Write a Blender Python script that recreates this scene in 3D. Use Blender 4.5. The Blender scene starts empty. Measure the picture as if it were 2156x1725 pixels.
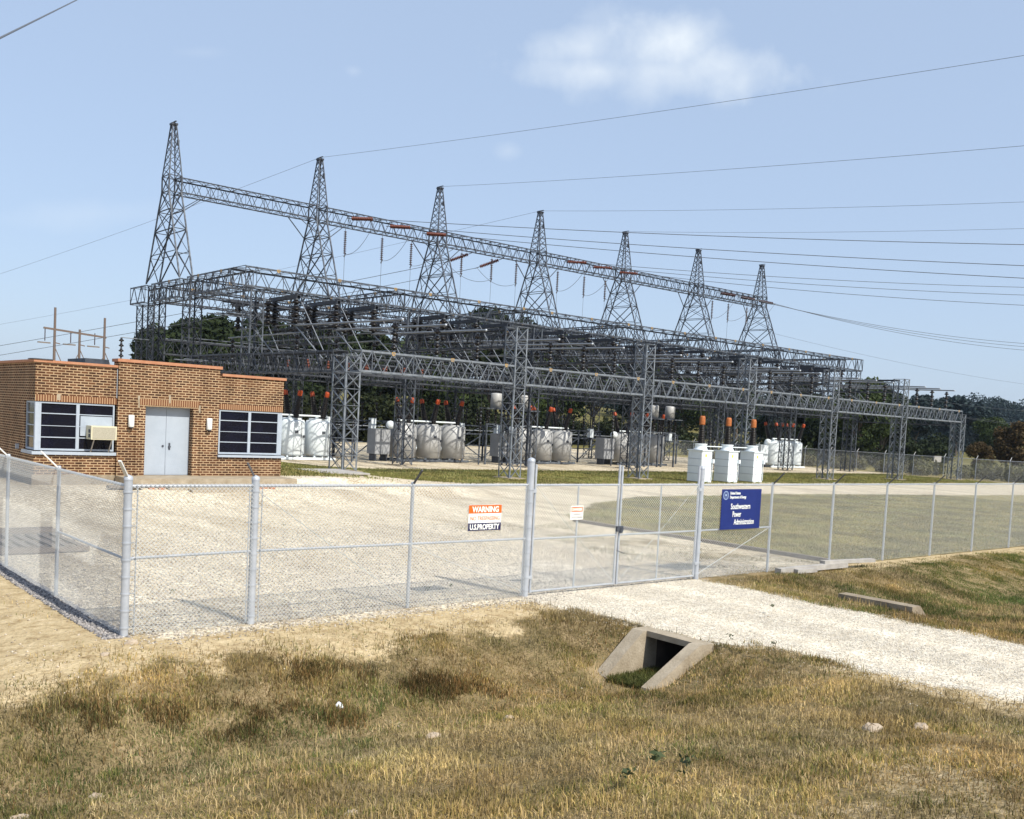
import bpy, math, random
import numpy as np
from mathutils import Vector, Matrix
R = math.radians
random.seed(7); rng = np.random.default_rng(7)
SC = bpy.context.scene
COL = SC.collection

# ------------------------------------------------------------------ camera
H = 3.2
cam_d = bpy.data.cameras.new("camera"); cam = bpy.data.objects.new("camera", cam_d); COL.objects.link(cam)
yaw, pit, rol = 0.8653, 0.0576, 0.0523
fw = Vector((math.cos(yaw)*math.cos(pit), math.sin(yaw)*math.cos(pit), -math.sin(pit)))
r0 = Vector((math.sin(yaw), -math.cos(yaw), 0)); u0 = r0.cross(fw)
rr = math.cos(rol)*r0 + math.sin(rol)*u0; uu = -math.sin(rol)*r0 + math.cos(rol)*u0
cam.matrix_world = Matrix(((rr.x, uu.x, -fw.x, 0), (rr.y, uu.y, -fw.y, 0), (rr.z, uu.z, -fw.z, H), (0, 0, 0, 1)))
cam_d.sensor_width = 36; cam_d.lens = 34.32; cam_d.shift_y = 0.0671
cam_d.clip_start = 0.1; cam_d.clip_end = 6000
SC.camera = cam
SC.view_settings.view_transform = 'Standard'; SC.view_settings.look = 'None'
SC.view_settings.gamma = 1; SC.view_settings.exposure = 0.35
SC.render.resolution_x = 1024; SC.render.resolution_y = 819

# ------------------------------------------------------------------ world + sun
SUN_EL, SUN_D = R(46), R(5)          # the sun stands over -Y, a little towards +X
w = bpy.data.worlds.new("World"); SC.world = w; w.use_nodes = True
nt = w.node_tree; N = nt.nodes; L = nt.links; N.clear()
out = N.new('ShaderNodeOutputWorld'); bg = N.new('ShaderNodeBackground')
sky = N.new('ShaderNodeTexSky'); sky.sky_type = 'NISHITA'; sky.sun_disc = False
sky.sun_elevation = SUN_EL; sky.sun_rotation = R(175)
sky.air_density = 1.0; sky.dust_density = 1.6; sky.ozone_density = 1.6; sky.altitude = 150
bg.inputs[1].default_value = 0.125
tc = N.new('ShaderNodeTexCoord')
nz = N.new('ShaderNodeTexNoise'); nz.inputs['Scale'].default_value = 17; nz.inputs['Detail'].default_value = 8; nz.inputs['Roughness'].default_value = .58
L.new(tc.outputs['Generated'], nz.inputs['Vector'])
def mth(op, a, b=None, c=None, clamp=False):
    n = N.new('ShaderNodeMath'); n.operation = op; n.use_clamp = clamp
    for i, v in enumerate((a, b, c)):
        if v is None: continue
        if isinstance(v, (int, float)): n.inputs[i].default_value = v
        else: L.new(v, n.inputs[i])
    return n.outputs[0]
def dot(v):
    n = N.new('ShaderNodeVectorMath'); n.operation = 'DOT_PRODUCT'; L.new(tc.outputs['Generated'], n.inputs[0]); n.inputs[1].default_value = v
    return n.outputs['Value']
def direc(px, py):
    v = rr*((px-1078)/2055.4) - uu*((py-1006.9)/2055.4) + fw
    return v.normalized()
cc = direc(1370, 120); cx_ = cc.cross(Vector((0, 0, 1))).normalized(); cy_ = cx_.cross(cc)
du = dot(cx_); dv = dot(cy_)
wob = mth('MULTIPLY', mth('SUBTRACT', nz.outputs['Fac'], .5), 1.0)
tot = None
for (px, py, sx, sy, a) in ((1395, 92, 135, 62, 1.0), (1225, 98, 120, 46, .62), (1265, 150, 160, 44, .66), (1520, 142, 150, 62, .82), (1385, 120, 265, 92, .5), (1390, 150, 200, 60, .62), (420, 110, 60, 14, .12), (745, 150, 20, 12, .2), (1070, 318, 36, 20, .22), (200, 450, 180, 30, .16)):
    c = direc(px, py); a0 = c.dot(cx_); b0 = c.dot(cy_)
    ex = mth('MULTIPLY', mth('SUBTRACT', du, a0), 2100/sx); ey = mth('MULTIPLY', mth('SUBTRACT', dv, b0), 2100/sy)
    d = mth('SQRT', mth('ADD', mth('MULTIPLY', ex, ex), mth('MULTIPLY', ey, ey)))
    m = mth('MULTIPLY', mth('MULTIPLY', mth('ADD', mth('SUBTRACT', 1.0, d), mth('MULTIPLY', wob, 2.0)), .80, clamp=True), a)
    tot = m if tot is None else mth('MAXIMUM', tot, m)
front = mth('GREATER_THAN', dot(cc), 0.3)
tot = mth('MULTIPLY', tot, front)
haz = N.new('ShaderNodeMixRGB'); haz.inputs[0].default_value = .66; haz.inputs[2].default_value = (3.45, 4.32, 5.75, 1)
L.new(sky.outputs[0], haz.inputs[1])
mx = N.new('ShaderNodeMixRGB'); mx.inputs[2].default_value = (6.1, 6.5, 6.8, 1)
L.new(mth('MULTIPLY', tot, .9), mx.inputs[0]); L.new(haz.outputs[0], mx.inputs[1]); L.new(mx.outputs[0], bg.inputs[0]); L.new(bg.outputs[0], out.inputs[0])

sd = bpy.data.lights.new("sun", 'SUN'); sd.energy = 4.4; sd.angle = R(.53); sd.color = (1, .94, .82)
so = bpy.data.objects.new("sun", sd); COL.objects.link(so)
tosun = Vector((math.sin(SUN_D)*math.cos(SUN_EL), -math.cos(SUN_D)*math.cos(SUN_EL), math.sin(SUN_EL)))
so.rotation_euler = tosun.to_track_quat('Z', 'Y').to_euler(); so.location = (0, 0, 50)

# ------------------------------------------------------------------ materials
M = {}
def mat(name, col, rough=.7, metal=0.0, noise=None, bump=None, spec=.3, coord='Object'):
    """noise = (scale, second colour, low, high); bump = (scale, strength)"""
    m = bpy.data.materials.new(name); m.use_nodes = True; M[name] = m
    t = m.node_tree; b = t.nodes['Principled BSDF']
    b.inputs['Base Color'].default_value = (*col, 1); b.inputs['Roughness'].default_value = rough
    b.inputs['Metallic'].default_value = metal; b.inputs['Specular IOR Level'].default_value = spec
    if noise or bump:
        co = t.nodes.new('ShaderNodeTexCoord')
    if noise:
        n = t.nodes.new('ShaderNodeTexNoise'); n.inputs['Scale'].default_value = noise[0]; n.inputs['Detail'].default_value = 6; n.inputs['Roughness'].default_value = .65
        t.links.new(co.outputs[coord], n.inputs['Vector'])
        r = t.nodes.new('ShaderNodeValToRGB'); r.color_ramp.elements[0].position = noise[2]; r.color_ramp.elements[1].position = noise[3]
        r.color_ramp.elements[0].color = (*col, 1); r.color_ramp.elements[1].color = (*noise[1], 1)
        t.links.new(n.outputs['Fac'], r.inputs[0]); t.links.new(r.outputs[0], b.inputs['Base Color'])
    if bump:
        n2 = t.nodes.new('ShaderNodeTexNoise'); n2.inputs['Scale'].default_value = bump[0]; n2.inputs['Detail'].default_value = 5
        t.links.new(co.outputs[coord], n2.inputs['Vector'])
        bp = t.nodes.new('ShaderNodeBump'); bp.inputs['Strength'].default_value = bump[1]; bp.inputs['Distance'].default_value = .02
        t.links.new(n2.outputs['Fac'], bp.inputs['Height']); t.links.new(bp.outputs[0], b.inputs['Normal'])
    return m
mat('galv', (.045, .052, .068), .5, .1, (3, (.16, .18, .21), .40, .72))
mat('galv_light', (.13, .148, .175), .5, .1, (3, (.25, .275, .31), .35, .7))
mat('galv_dark', (.030, .034, .045), .55, .1, (2.2, (.10, .11, .13), .40, .75))  # darker galvanised steel; bracing's dimness against the sky is put into this colour
mat('steel_dark', (.045, .05, .065), .6, .1, (3, (.09, .10, .12), .3, .7))
mat('pipe', (.40, .43, .48), .45, .25, (5, (.52, .55, .60), .35, .7))
mat('wire', (.62, .64, .64), .45, .2)
mat('arm_light', (.72, .72, .70), .6, .1, (8, (.5, .48, .44), .5, .8))
mat('arm_dark', (.10, .10, .11), .6, .1)
mat('tube_alu', (.21, .225, .25), .45, .25)
mat('cable', (.10, .11, .13), .6)
mat('porcelain_dark', (.009, .007, .007), .30, 0, None, None, .35)
mat('porcelain_brown', (.045, .014, .010), .25, 0, None, None, .6)
mat('porcelain_red', (.095, .024, .014), .4, 0, (6, (.15, .04, .02), .3, .7), None, .25)
mat('cap_orange', (.40, .065, .016), .45, 0, (9, (.28, .04, .012), .4, .7))
mat('cap_ochre', (.40, .13, .035), .5, 0, (9, (.28, .085, .025), .4, .7))
mat('tank_white', (.70, .76, .80), .4, 0, (.5, (.66, .72, .76), .4, .75))
mat('tank_grey', (.40, .405, .41), .5, .1, (.7, (.47, .475, .48), .3, .8))
mat('cabinet_grey', (.33, .34, .36), .55, 0, (2, (.26, .27, .29), .4, .7))
mat('box_white', (.74, .80, .84), .4, 0, (1.2, (.66, .72, .76), .4, .8))
mat('culvert_shade', (.05, .042, .034), .9, 0, (3, (.11, .09, .07), .3, .7))  # concrete darkened: the shade inside the culvert is put into its colour
mat('seam_shadow_grey', (.42, .46, .50), .5)  # shadow in the box seams, painted as a darker grey
mat('concrete', (.27, .22, .155), .9, 0, (3.5, (.43, .37, .285), .3, .72), (30, .6))
mat('concrete_old', (.20, .16, .115), .95, 0, (4, (.34, .285, .21), .3, .7), (35, .6))
mat('white_metal', (.38, .43, .50), .5, 0, (3, (.33, .38, .45), .4, .7))
mat('door_paint', (.34, .39, .46), .5, 0, (1.2, (.40, .45, .52), .35, .7))
mat('glass_dark', (.004, .005, .012), .04, 0, (1.2, (.008, .009, .024), .5, .8), None, .3)
mat('glass_pale', (.10, .10, .09), .10, 0, (1.1, (.03, .03, .04), .45, .55), None, .5)
mat('lamp_glass', (.82, .84, .82), .3)
mat('ac_cream', (.62, .58, .42), .5)
mat('ac_grill', (.30, .28, .22), .7, 0, (60, (.42, .39, .31), .4, .6))
mat('coping', (.43, .215, .125), .8, 0, (5, (.36, .15, .08), .4, .75), (20, .3))
mat('roof', (.12, .12, .12), .9)
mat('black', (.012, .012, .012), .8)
mat('wood_grey', (.13, .105, .085), .9, 0, (6, (.25, .21, .18), .3, .7), (40, .4))
mat('wood_pale', (.30, .28, .26), .9, 0, (4, (.46, .44, .41), .3, .7), (30, .5))
mat('wood_pole', (.16, .12, .10), .9)
mat('sign_orange', (.72, .13, .015), .5)
mat('sign_white', (.86, .85, .82), .5)
mat('sign_navy', (.018, .016, .07), .5)
mat('sign_blue', (.010, .022, .135), .5, 0, (4, (.015, .030, .17), .3, .7))
mat('seal', (.32, .42, .62), .5)
mat('text_white', (.88, .90, .86), .5)
mat('text_orange', (.70, .20, .06), .5)
mat('text_black', (.04, .04, .06), .5)
mat('rock', (.34, .27, .20), .95, 0, (4, (.47, .39, .30), .3, .7), (12, .6))
mat('pebble', (.62, .57, .50), .9, 0, (3, (.36, .33, .30), .4, .7), None, .2, 'Object')
mat('gusset', (.42, .27, .10), .8)
mat('plastic', (.86, .89, .93), .3)
mat('bark', (.10, .075, .055), .95, 0, (5, (.16, .13, .10), .3, .7))
mat('sticker', (.75, .55, .10), .5)

def brick_mat():
    m = bpy.data.materials.new('brick'); m.use_nodes = True; M['brick'] = m
    t = m.node_tree; n = t.nodes; l = t.links; b = n['Principled BSDF']
    g = n.new('ShaderNodeNewGeometry'); s = n.new('ShaderNodeSeparateXYZ'); l.new(g.outputs['Position'], s.inputs[0])
    a = n.new('ShaderNodeMath'); a.operation = 'ADD'; l.new(s.outputs[0], a.inputs[0]); l.new(s.outputs[1], a.inputs[1])
    c = n.new('ShaderNodeCombineXYZ'); l.new(a.outputs[0], c.inputs[0]); l.new(s.outputs[2], c.inputs[1])
    br = n.new('ShaderNodeTexBrick'); l.new(c.outputs[0], br.inputs['Vector'])
    br.inputs['Scale'].default_value = 1; br.inputs['Brick Width'].default_value = .235; br.inputs['Row Height'].default_value = .0838
    br.inputs['Mortar Size'].default_value = .0155; br.inputs['Mortar Smooth'].default_value = .25; br.inputs['Bias'].default_value = -.1
    br.inputs['Color1'].default_value = (.055, .025, .015, 1); br.inputs['Color2'].default_value = (.155, .070, .034, 1); br.inputs['Mortar'].default_value = (.45, .325, .20, 1)
    nz = n.new('ShaderNodeTexNoise'); nz.inputs['Scale'].default_value = 1.3; nz.inputs['Detail'].default_value = 7
    mp = n.new('ShaderNodeMapping'); mp.inputs['Scale'].default_value = (1.6, 1.6, .55); l.new(g.outputs['Position'], mp.inputs[0]); l.new(mp.outputs[0], nz.inputs['Vector'])
    r = n.new('ShaderNodeValToRGB'); r.color_ramp.elements[0].position = .3; r.color_ramp.elements[1].position = .7; r.color_ramp.elements[0].color = (.66, .62, .60, 1); r.color_ramp.elements[1].color = (1.15, 1.15, 1.15, 1)
    l.new(nz.outputs['Fac'], r.inputs[0])
    mx = n.new('ShaderNodeMixRGB'); mx.blend_type = 'MULTIPLY'; mx.inputs[0].default_value = 1
    l.new(br.outputs['Color'], mx.inputs[1]); l.new(r.outputs[0], mx.inputs[2]); l.new(mx.outputs[0], b.inputs['Base Color'])
    b.inputs['Roughness'].default_value = .88; b.inputs['Specular IOR Level'].default_value = .15
    bp = n.new('ShaderNodeBump'); bp.inputs['Strength'].default_value = .6; bp.inputs['Distance'].default_value = .01; bp.invert = True
    l.new(br.outputs['Fac'], bp.inputs['Height']); l.new(bp.outputs[0], b.inputs['Normal'])
brick_mat()
def soldier_mat():
    m = bpy.data.materials.new('soldier'); m.use_nodes = True; M['soldier'] = m
    t = m.node_tree; n = t.nodes; l = t.links; b = n['Principled BSDF']
    g = n.new('ShaderNodeNewGeometry'); s = n.new('ShaderNodeSeparateXYZ'); l.new(g.outputs['Position'], s.inputs[0])
    a = n.new('ShaderNodeMath'); a.operation = 'ADD'; l.new(s.outputs[0], a.inputs[0]); l.new(s.outputs[1], a.inputs[1])
    wv = n.new('ShaderNodeMath'); wv.operation = 'PINGPONG'; wv.inputs[1].default_value = .039; l.new(a.outputs[0], wv.inputs[0])
    c = n.new('ShaderNodeMath'); c.operation = 'GREATER_THAN'; c.inputs[1].default_value = .028; l.new(wv.outputs[0], c.inputs[0])
    mx = n.new('ShaderNodeMixRGB'); mx.inputs[1].default_value = (.15, .058, .024, 1); mx.inputs[2].default_value = (.44, .30, .17, 1)
    l.new(c.outputs[0], mx.inputs[0]); l.new(mx.outputs[0], b.inputs['Base Color']); b.inputs['Roughness'].default_value = .9
soldier_mat()

def ground_mat():
    m = bpy.data.materials.new('ground'); m.use_nodes = True; M['ground'] = m
    t = m.node_tree; n = t.nodes; l = t.links; b = n['Principled BSDF']; b.inputs['Roughness'].default_value = .95; b.inputs['Specular IOR Level'].default_value = .08
    g = n.new('ShaderNodeNewGeometry')
    def noise(s, d=5, r=.6):
        q = n.new('ShaderNodeTexNoise'); q.inputs['Scale'].default_value = s; q.inputs['Detail'].default_value = d; q.inputs['Roughness'].default_value = r
        l.new(g.outputs['Position'], q.inputs['Vector']); return q.outputs['Fac']
    def ramp(f, stops):
        q = n.new('ShaderNodeValToRGB'); e = q.color_ramp.elements
        e[0].position = stops[0][0]; e[0].color = (*stops[0][1], 1); e[1].position = stops[-1][0]; e[1].color = (*stops[-1][1], 1)
        for p, c in stops[1:-1]:
            k = e.new(p); k.color = (*c, 1)
        l.new(f, q.inputs[0]); return q.outputs[0]
    def mix(f, a, c, mode='MIX'):
        q = n.new('ShaderNodeMixRGB'); q.blend_type = mode
        for i, v in ((0, f), (1, a), (2, c)):
            if isinstance(v, (int, float)): q.inputs[i].default_value = v
            elif isinstance(v, tuple): q.inputs[i].default_value = (*v, 1)
            else: l.new(v, q.inputs[i])
        return q.outputs[0]
    vor = n.new('ShaderNodeTexVoronoi'); vor.inputs['Scale'].default_value = 21; l.new(g.outputs['Position'], vor.inputs['Vector'])
    vs = n.new('ShaderNodeSeparateColor'); l.new(vor.outputs['Color'], vs.inputs[0])
    vor2 = n.new('ShaderNodeTexVoronoi'); vor2.inputs['Scale'].default_value = 8; l.new(g.outputs['Position'], vor2.inputs['Vector'])
    vs2 = n.new('ShaderNodeSeparateColor'); l.new(vor2.outputs['Color'], vs2.inputs[0])
    big = noise(.35, 4); mid = noise(2.2, 6, .7); fine = noise(14, 6, .75)
    at = n.new('ShaderNodeAttribute'); at.attribute_name = 'zone'; sp = n.new('ShaderNodeSeparateColor'); l.new(at.outputs['Color'], sp.inputs[0])
    at2 = n.new('ShaderNodeAttribute'); at2.attribute_name = 'zone_b'; sp2 = n.new('ShaderNodeSeparateColor'); l.new(at2.outputs['Color'], sp2.inputs[0])
    def sharp(w):       # break the edge of a zone up with noise
        a = n.new('ShaderNodeMath'); a.operation = 'ADD'; l.new(w, a.inputs[0]); 
        s = n.new('ShaderNodeMath'); s.operation = 'MULTIPLY_ADD'; l.new(fine, s.inputs[0]); s.inputs[1].default_value = .9; s.inputs[2].default_value = -.45
        s2 = n.new('ShaderNodeMath'); s2.operation = 'MULTIPLY_ADD'; l.new(mid, s2.inputs[0]); s2.inputs[1].default_value = .9; s2.inputs[2].default_value = -.45
        ad = n.new('ShaderNodeMath'); ad.operation = 'ADD'; l.new(s.outputs[0], ad.inputs[0]); l.new(s2.outputs[0], ad.inputs[1]); l.new(ad.outputs[0], a.inputs[1])
        r = n.new('ShaderNodeMapRange'); r.inputs[1].default_value = .35; r.inputs[2].default_value = .65; l.new(a.outputs[0], r.inputs[0]); return r.outputs[0]
    grass = ramp(mid, [(.30, (.095, .078, .036)), (.46, (.185, .142, .070)), (.60, (.28, .21, .115)), (.76, (.40, .30, .18))])
    lawn = ramp(mid, [(.28, (.12, .105, .03)), (.5, (.235, .195, .070)), (.7, (.36, .285, .13))])
    lawn = mix(.6, lawn, ramp(fine, [(.3, (.5, .5, .5)), (.7, (1.35, 1.35, 1.3))]), 'MULTIPLY')
    dirt = ramp(mid, [(.3, (.37, .285, .165)), (.55, (.50, .40, .245)), (.75, (.61, .50, .34))])
    dirt = mix(.85, dirt, ramp(fine, [(.32, (.58, .54, .48)), (.46, (.95, .94, .93)), (.68, (1.14, 1.14, 1.14))]), 'MULTIPLY')
    dirt = mix(.8, dirt, ramp(noise(5.5, 6, .7), [(.36, (.66, .60, .52)), (.52, (1.02, 1.02, 1.02))]), 'MULTIPLY')
    peb = ramp(vs.outputs[0], [(0, (.27, .22, .15)), (.25, (.48, .41, .305)), (.6, (.62, .545, .425)), (.9, (.73, .67, .555)), (1, (.82, .78, .69))])
    trk = n.new('ShaderNodeTexNoise'); trk.inputs['Scale'].default_value = 1.0; trk.inputs['Detail'].default_value = 5
    mpp = n.new('ShaderNodeMapping'); mpp.inputs['Scale'].default_value = (.9, .16, 1); mpp.inputs['Rotation'].default_value = (0, 0, .5); l.new(g.outputs['Position'], mpp.inputs[0]); l.new(mpp.outputs[0], trk.inputs['Vector'])
    peb = mix(.9, peb, ramp(trk.outputs['Fac'], [(.34, (.74, .70, .64)), (.5, (1.0, .99, .96)), (.62, (1.14, 1.14, 1.12))]), 'MULTIPLY')
    peb = mix(.55, peb, ramp(mid, [(.3, (.66, .62, .56)), (.7, (1.15, 1.13, 1.08))]), 'MULTIPLY')
    vor3 = n.new('ShaderNodeTexVoronoi'); vor3.inputs['Scale'].default_value = 38; l.new(g.outputs['Position'], vor3.inputs['Vector'])
    vs3 = n.new('ShaderNodeSeparateColor'); l.new(vor3.outputs['Color'], vs3.inputs[0])
    wht = ramp(vs3.outputs[1], [(0, (.40, .35, .27)), (.2, (.59, .53, .44)), (.6, (.69, .64, .54)), (1, (.77, .73, .65))])
    tr2 = n.new('ShaderNodeAttribute'); tr2.attribute_name = 'track'
    wht = mix(1.0, wht, tr2.outputs['Color'], 'MULTIPLY')
    wht = mix(.7, wht, ramp(mid, [(.3, (.72, .67, .60)), (.6, (1.06, 1.06, 1.05))]), 'MULTIPLY')
    gravel_shade = ramp(vs2.outputs[0], [(0, (.10, .09, .09)), (.4, (.22, .20, .18)), (.8, (.36, .33, .31)), (1, (.55, .53, .5))])  # dark gravel with the fence mesh's shadow band put into its tone
    hill = ramp(noise(.12, 6, .7), [(.3, (.055, .06, .02)), (.5, (.13, .12, .045)), (.7, (.24, .20, .085))])
    c = grass
    c = mix(sharp(sp.outputs[2]), c, dirt)
    c = mix(sharp(sp2.outputs[0]), c, lawn)
    c = mix(sharp(sp.outputs[0]), c, peb)
    c = mix(sharp(sp.outputs[1]), c, wht)
    c = mix(sharp(sp2.outputs[1]), c, gravel_shade)
    c = mix(sp2.outputs[2], c, hill)
    l.new(c, b.inputs['Base Color'])
    bp = n.new('ShaderNodeBump'); bp.inputs['Strength'].default_value = .55; bp.inputs['Distance'].default_value = .03
    hh = n.new('ShaderNodeMath'); hh.operation = 'ADD'; l.new(vor.outputs['Distance'], hh.inputs[0]); l.new(fine, hh.inputs[1])
    l.new(hh.outputs[0], bp.inputs['Height']); l.new(bp.outputs[0], b.inputs['Normal'])
ground_mat()
def attr_mat(name, rough=.8, trans=.25):
    m = bpy.data.materials.new(name); m.use_nodes = True; M[name] = m
    t = m.node_tree; b = t.nodes['Principled BSDF']; b.inputs['Roughness'].default_value = rough; b.inputs['Specular IOR Level'].default_value = .15
    a = t.nodes.new('ShaderNodeAttribute'); a.attribute_name = 'tint'; t.links.new(a.outputs['Color'], b.inputs['Base Color'])
    tr = t.nodes.new('ShaderNodeBsdfTranslucent'); t.links.new(a.outputs['Color'], tr.inputs[0])
    mx = t.nodes.new('ShaderNodeMixShader'); mx.inputs[0].default_value = trans
    t.links.new(b.outputs[0], mx.inputs[1]); t.links.new(tr.outputs[0], mx.inputs[2]); t.links.new(mx.outputs[0], t.nodes['Material Output'].inputs[0])
attr_mat('blade'); attr_mat('leaf', .7, .2)

# ------------------------------------------------------------------ helpers
class MB:
    def __init__(s): s.v = []; s.f = []; s.sm = []; s.marks = []
    def add(s, vs, fs, smooth=False):
        o = len(s.v); s.v += [tuple(p) for p in vs]; s.f += [tuple(i+o for i in f) for f in fs]; s.sm += [smooth]*len(fs); return s
    def box(s, a, b):
        x0, y0, z0 = a; x1, y1, z1 = b
        return s.add([(x0,y0,z0),(x1,y0,z0),(x1,y1,z0),(x0,y1,z0),(x0,y0,z1),(x1,y0,z1),(x1,y1,z1),(x0,y1,z1)],
              [(3,2,1,0),(4,5,6,7),(0,1,5,4),(1,2,6,5),(2,3,7,6),(3,0,4,7)])
    def bar(s, p, q, w, t=None, up=(0,0,1)):
        """straight member with a rectangular section w x t"""
        t = t or w; p = Vector(p); q = Vector(q); d = q-p
        if d.length < 1e-6: return s
        d.normalize(); u = Vector(up)
        if abs(d.dot(u)) > .95: u = Vector((1, 0, 0))
        a = d.cross(u).normalized(); b = a.cross(d)
        a *= w/2; b *= t/2
        return s.add([p-a-b,p+a-b,p+a+b,p-a+b,q-a-b,q+a-b,q+a+b,q-a+b], [(3,2,1,0),(4,5,6,7),(0,1,5,4),(1,2,6,5),(2,3,7,6),(3,0,4,7)])
    def angle(s, p, q, w, th, du, dv):
        """rolled steel angle running p -> q, its two flanges pointing along du and dv"""
        p = Vector(p); q = Vector(q); du = Vector(du); dv = Vector(dv)
        pts = [(0,0),(w,0),(w,th),(th,th),(th,w),(0,w)]
        vs = [p+du*a+dv*b for a, b in pts]+[q+du*a+dv*b for a, b in pts]
        fs = [(i, (i+1) % 6, (i+1) % 6+6, i+6) for i in range(6)]+[(5,4,3,2,1,0),(6,7,8,9,10,11)]
        return s.add(vs, fs)
    def tube(s, p, q, r, n=8, r2=None, cap=True):
        r2 = r if r2 is None else r2; p = Vector(p); q = Vector(q); d = (q-p).normalized()
        u = Vector((0,0,1)) if abs(d.z) < .95 else Vector((1,0,0))
        a = d.cross(u).normalized(); b = a.cross(d)
        cs = [(math.cos(2*math.pi*i/n), math.sin(2*math.pi*i/n)) for i in range(n)]
        vs = [p+a*c*r+b*k*r for c, k in cs]+[q+a*c*r2+b*k*r2 for c, k in cs]
        s.add(vs, [(i, (i+1) % n, (i+1) % n+n, i+n) for i in range(n)], True)
        if cap: s.add(vs, [tuple(range(n-1, -1, -1)), tuple(range(n, 2*n))])
        return s
    def lathe(s, prof, n=14, c=(0,0,0), axis=None):
        """prof = [(r, h)...] turned about the line through c along axis"""
        c = Vector(c); d = Vector(axis or (0,0,1)).normalized()
        u = Vector((0,1,0)) if abs(d.y) < .9 else Vector((1,0,0))
        a = u.cross(d).normalized(); b = d.cross(a); vs = []
        for r_, h in prof:
            for i in range(n):
                t = 2*math.pi*i/n; vs.append(c+d*h+a*math.cos(t)*r_+b*math.sin(t)*r_)
        fs = [(k*n+i, k*n+(i+1) % n, (k+1)*n+(i+1) % n, (k+1)*n+i) for k in range(len(prof)-1) for i in range(n)]
        s.add(vs, fs, True)
        return s
    def wire(s, p, q, sag, r, n=16, k=4):
        p = Vector(p); q = Vector(q); pts = [p.lerp(q, i/n)+Vector((0,0,-4*sag*(i/n)*(1-i/n))) for i in range(n+1)]
        d = (q-p).normalized(); a = d.cross(Vector((0,0,1))).normalized() if abs(d.z) < .98 else Vector((1,0,0)); b = a.cross(d)
        vs = [pt+a*r*math.cos(2*math.pi*j/k)+b*r*math.sin(2*math.pi*j/k) for pt in pts for j in range(k)]
        s.add(vs, [(i*k+j, i*k+(j+1) % k, (i+1)*k+(j+1) % k, (i+1)*k+j) for i in range(n) for j in range(k)], True); return s
    def build_each(s, name, m, parent=None, loc=None):
        """every connected piece becomes a mesh of its own"""
        key = {}; par = list(range(len(s.v)))
        def find(i):
            while par[i] != i: par[i] = par[par[i]]; i = par[i]
            return i
        for i, v in enumerate(s.v):
            k = (round(v[0], 5), round(v[1], 5), round(v[2], 5))
            if k in key: par[find(i)] = find(key[k])
            else: key[k] = i
        for f in s.f:
            for q in f[1:]: par[find(q)] = find(f[0])
        gr = {}
        for fi, f in enumerate(s.f): gr.setdefault(find(f[0]), []).append(fi)
        last = None
        for fl_ in gr.values():
            b = MB(); mp = {}
            for fi in fl_:
                for i in s.f[fi]:
                    if i not in mp: mp[i] = len(b.v); b.v.append(s.v[i])
                b.f.append(tuple(mp[i] for i in s.f[fi])); b.sm.append(s.sm[fi])
            last = b.build(name, m, parent, loc)
        return last
    def build(s, name, m, parent=None, loc=None):
        me = bpy.data.meshes.new(name); me.from_pydata([tuple(v) for v in s.v], [], s.f)
        me.polygons.foreach_set('use_smooth', s.sm); me.materials.append(M[m] if isinstance(m, str) else m); me.update()
        o = bpy.data.objects.new(name, me); COL.objects.link(o)
        if parent: o.parent = parent
        if loc: o.location = loc
        return o
def tag(o, label=None, cat=None, group=None, kind=None):
    if label and not kind: kind = 'thing'
    for k, v in (('label', label), ('category', cat), ('group', group), ('kind', kind)):
        if v: o[k] = v
    return o
def thing(name, label, cat, loc=(0,0,0), group=None):
    o = bpy.data.objects.new(name, None); COL.objects.link(o); o.location = loc; o.empty_display_size = .3
    return tag(o, label, cat, group)
KIDS = {}
def kids(o): return list(o.children)
def dup(root, loc, label, rz=None, scale=None):
    r = root.copy(); COL.objects.link(r); r.location = loc; r['label'] = label
    if rz is not None: r.rotation_euler = (0, 0, rz)
    if scale is not None: r.scale = scale
    for ch in kids(root):
        c = ch.copy(); COL.objects.link(c); c.parent = r
        for g in kids(ch):
            d = g.copy(); COL.objects.link(d); d.parent = c
    return r
ORD = ['first', 'second', 'third', 'fourth', 'fifth', 'sixth', 'seventh', 'eighth', 'ninth', 'tenth']
BAY = ['first', 'second', 'third', 'fourth', 'fifth', 'sixth']
PH = ['left', 'middle', 'right']
def fbm(x, y, s, o=4, seed=0):
    def h(ix, iy):
        v = np.sin(ix*127.1+iy*311.7+seed*17.3)*43758.5453; return v-np.floor(v)
    t = np.zeros_like(x, dtype=float); a = .5; tot = 0
    for k in range(o):
        xs, ys = x*s, y*s; ix, iy = np.floor(xs), np.floor(ys); fx, fy = xs-ix, ys-iy
        fx = fx*fx*(3-2*fx); fy = fy*fy*(3-2*fy)
        v = (h(ix, iy)*(1-fx)+h(ix+1, iy)*fx)*(1-fy)+(h(ix, iy+1)*(1-fx)+h(ix+1, iy+1)*fx)*fy
        t += a*v; tot += a; a *= .5; s *= 2.1
    return t/tot
def ss(a, b, x):
    t = np.clip((x-a)/(b-a), 0, 1); return t*t*(3-2*t)

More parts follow.
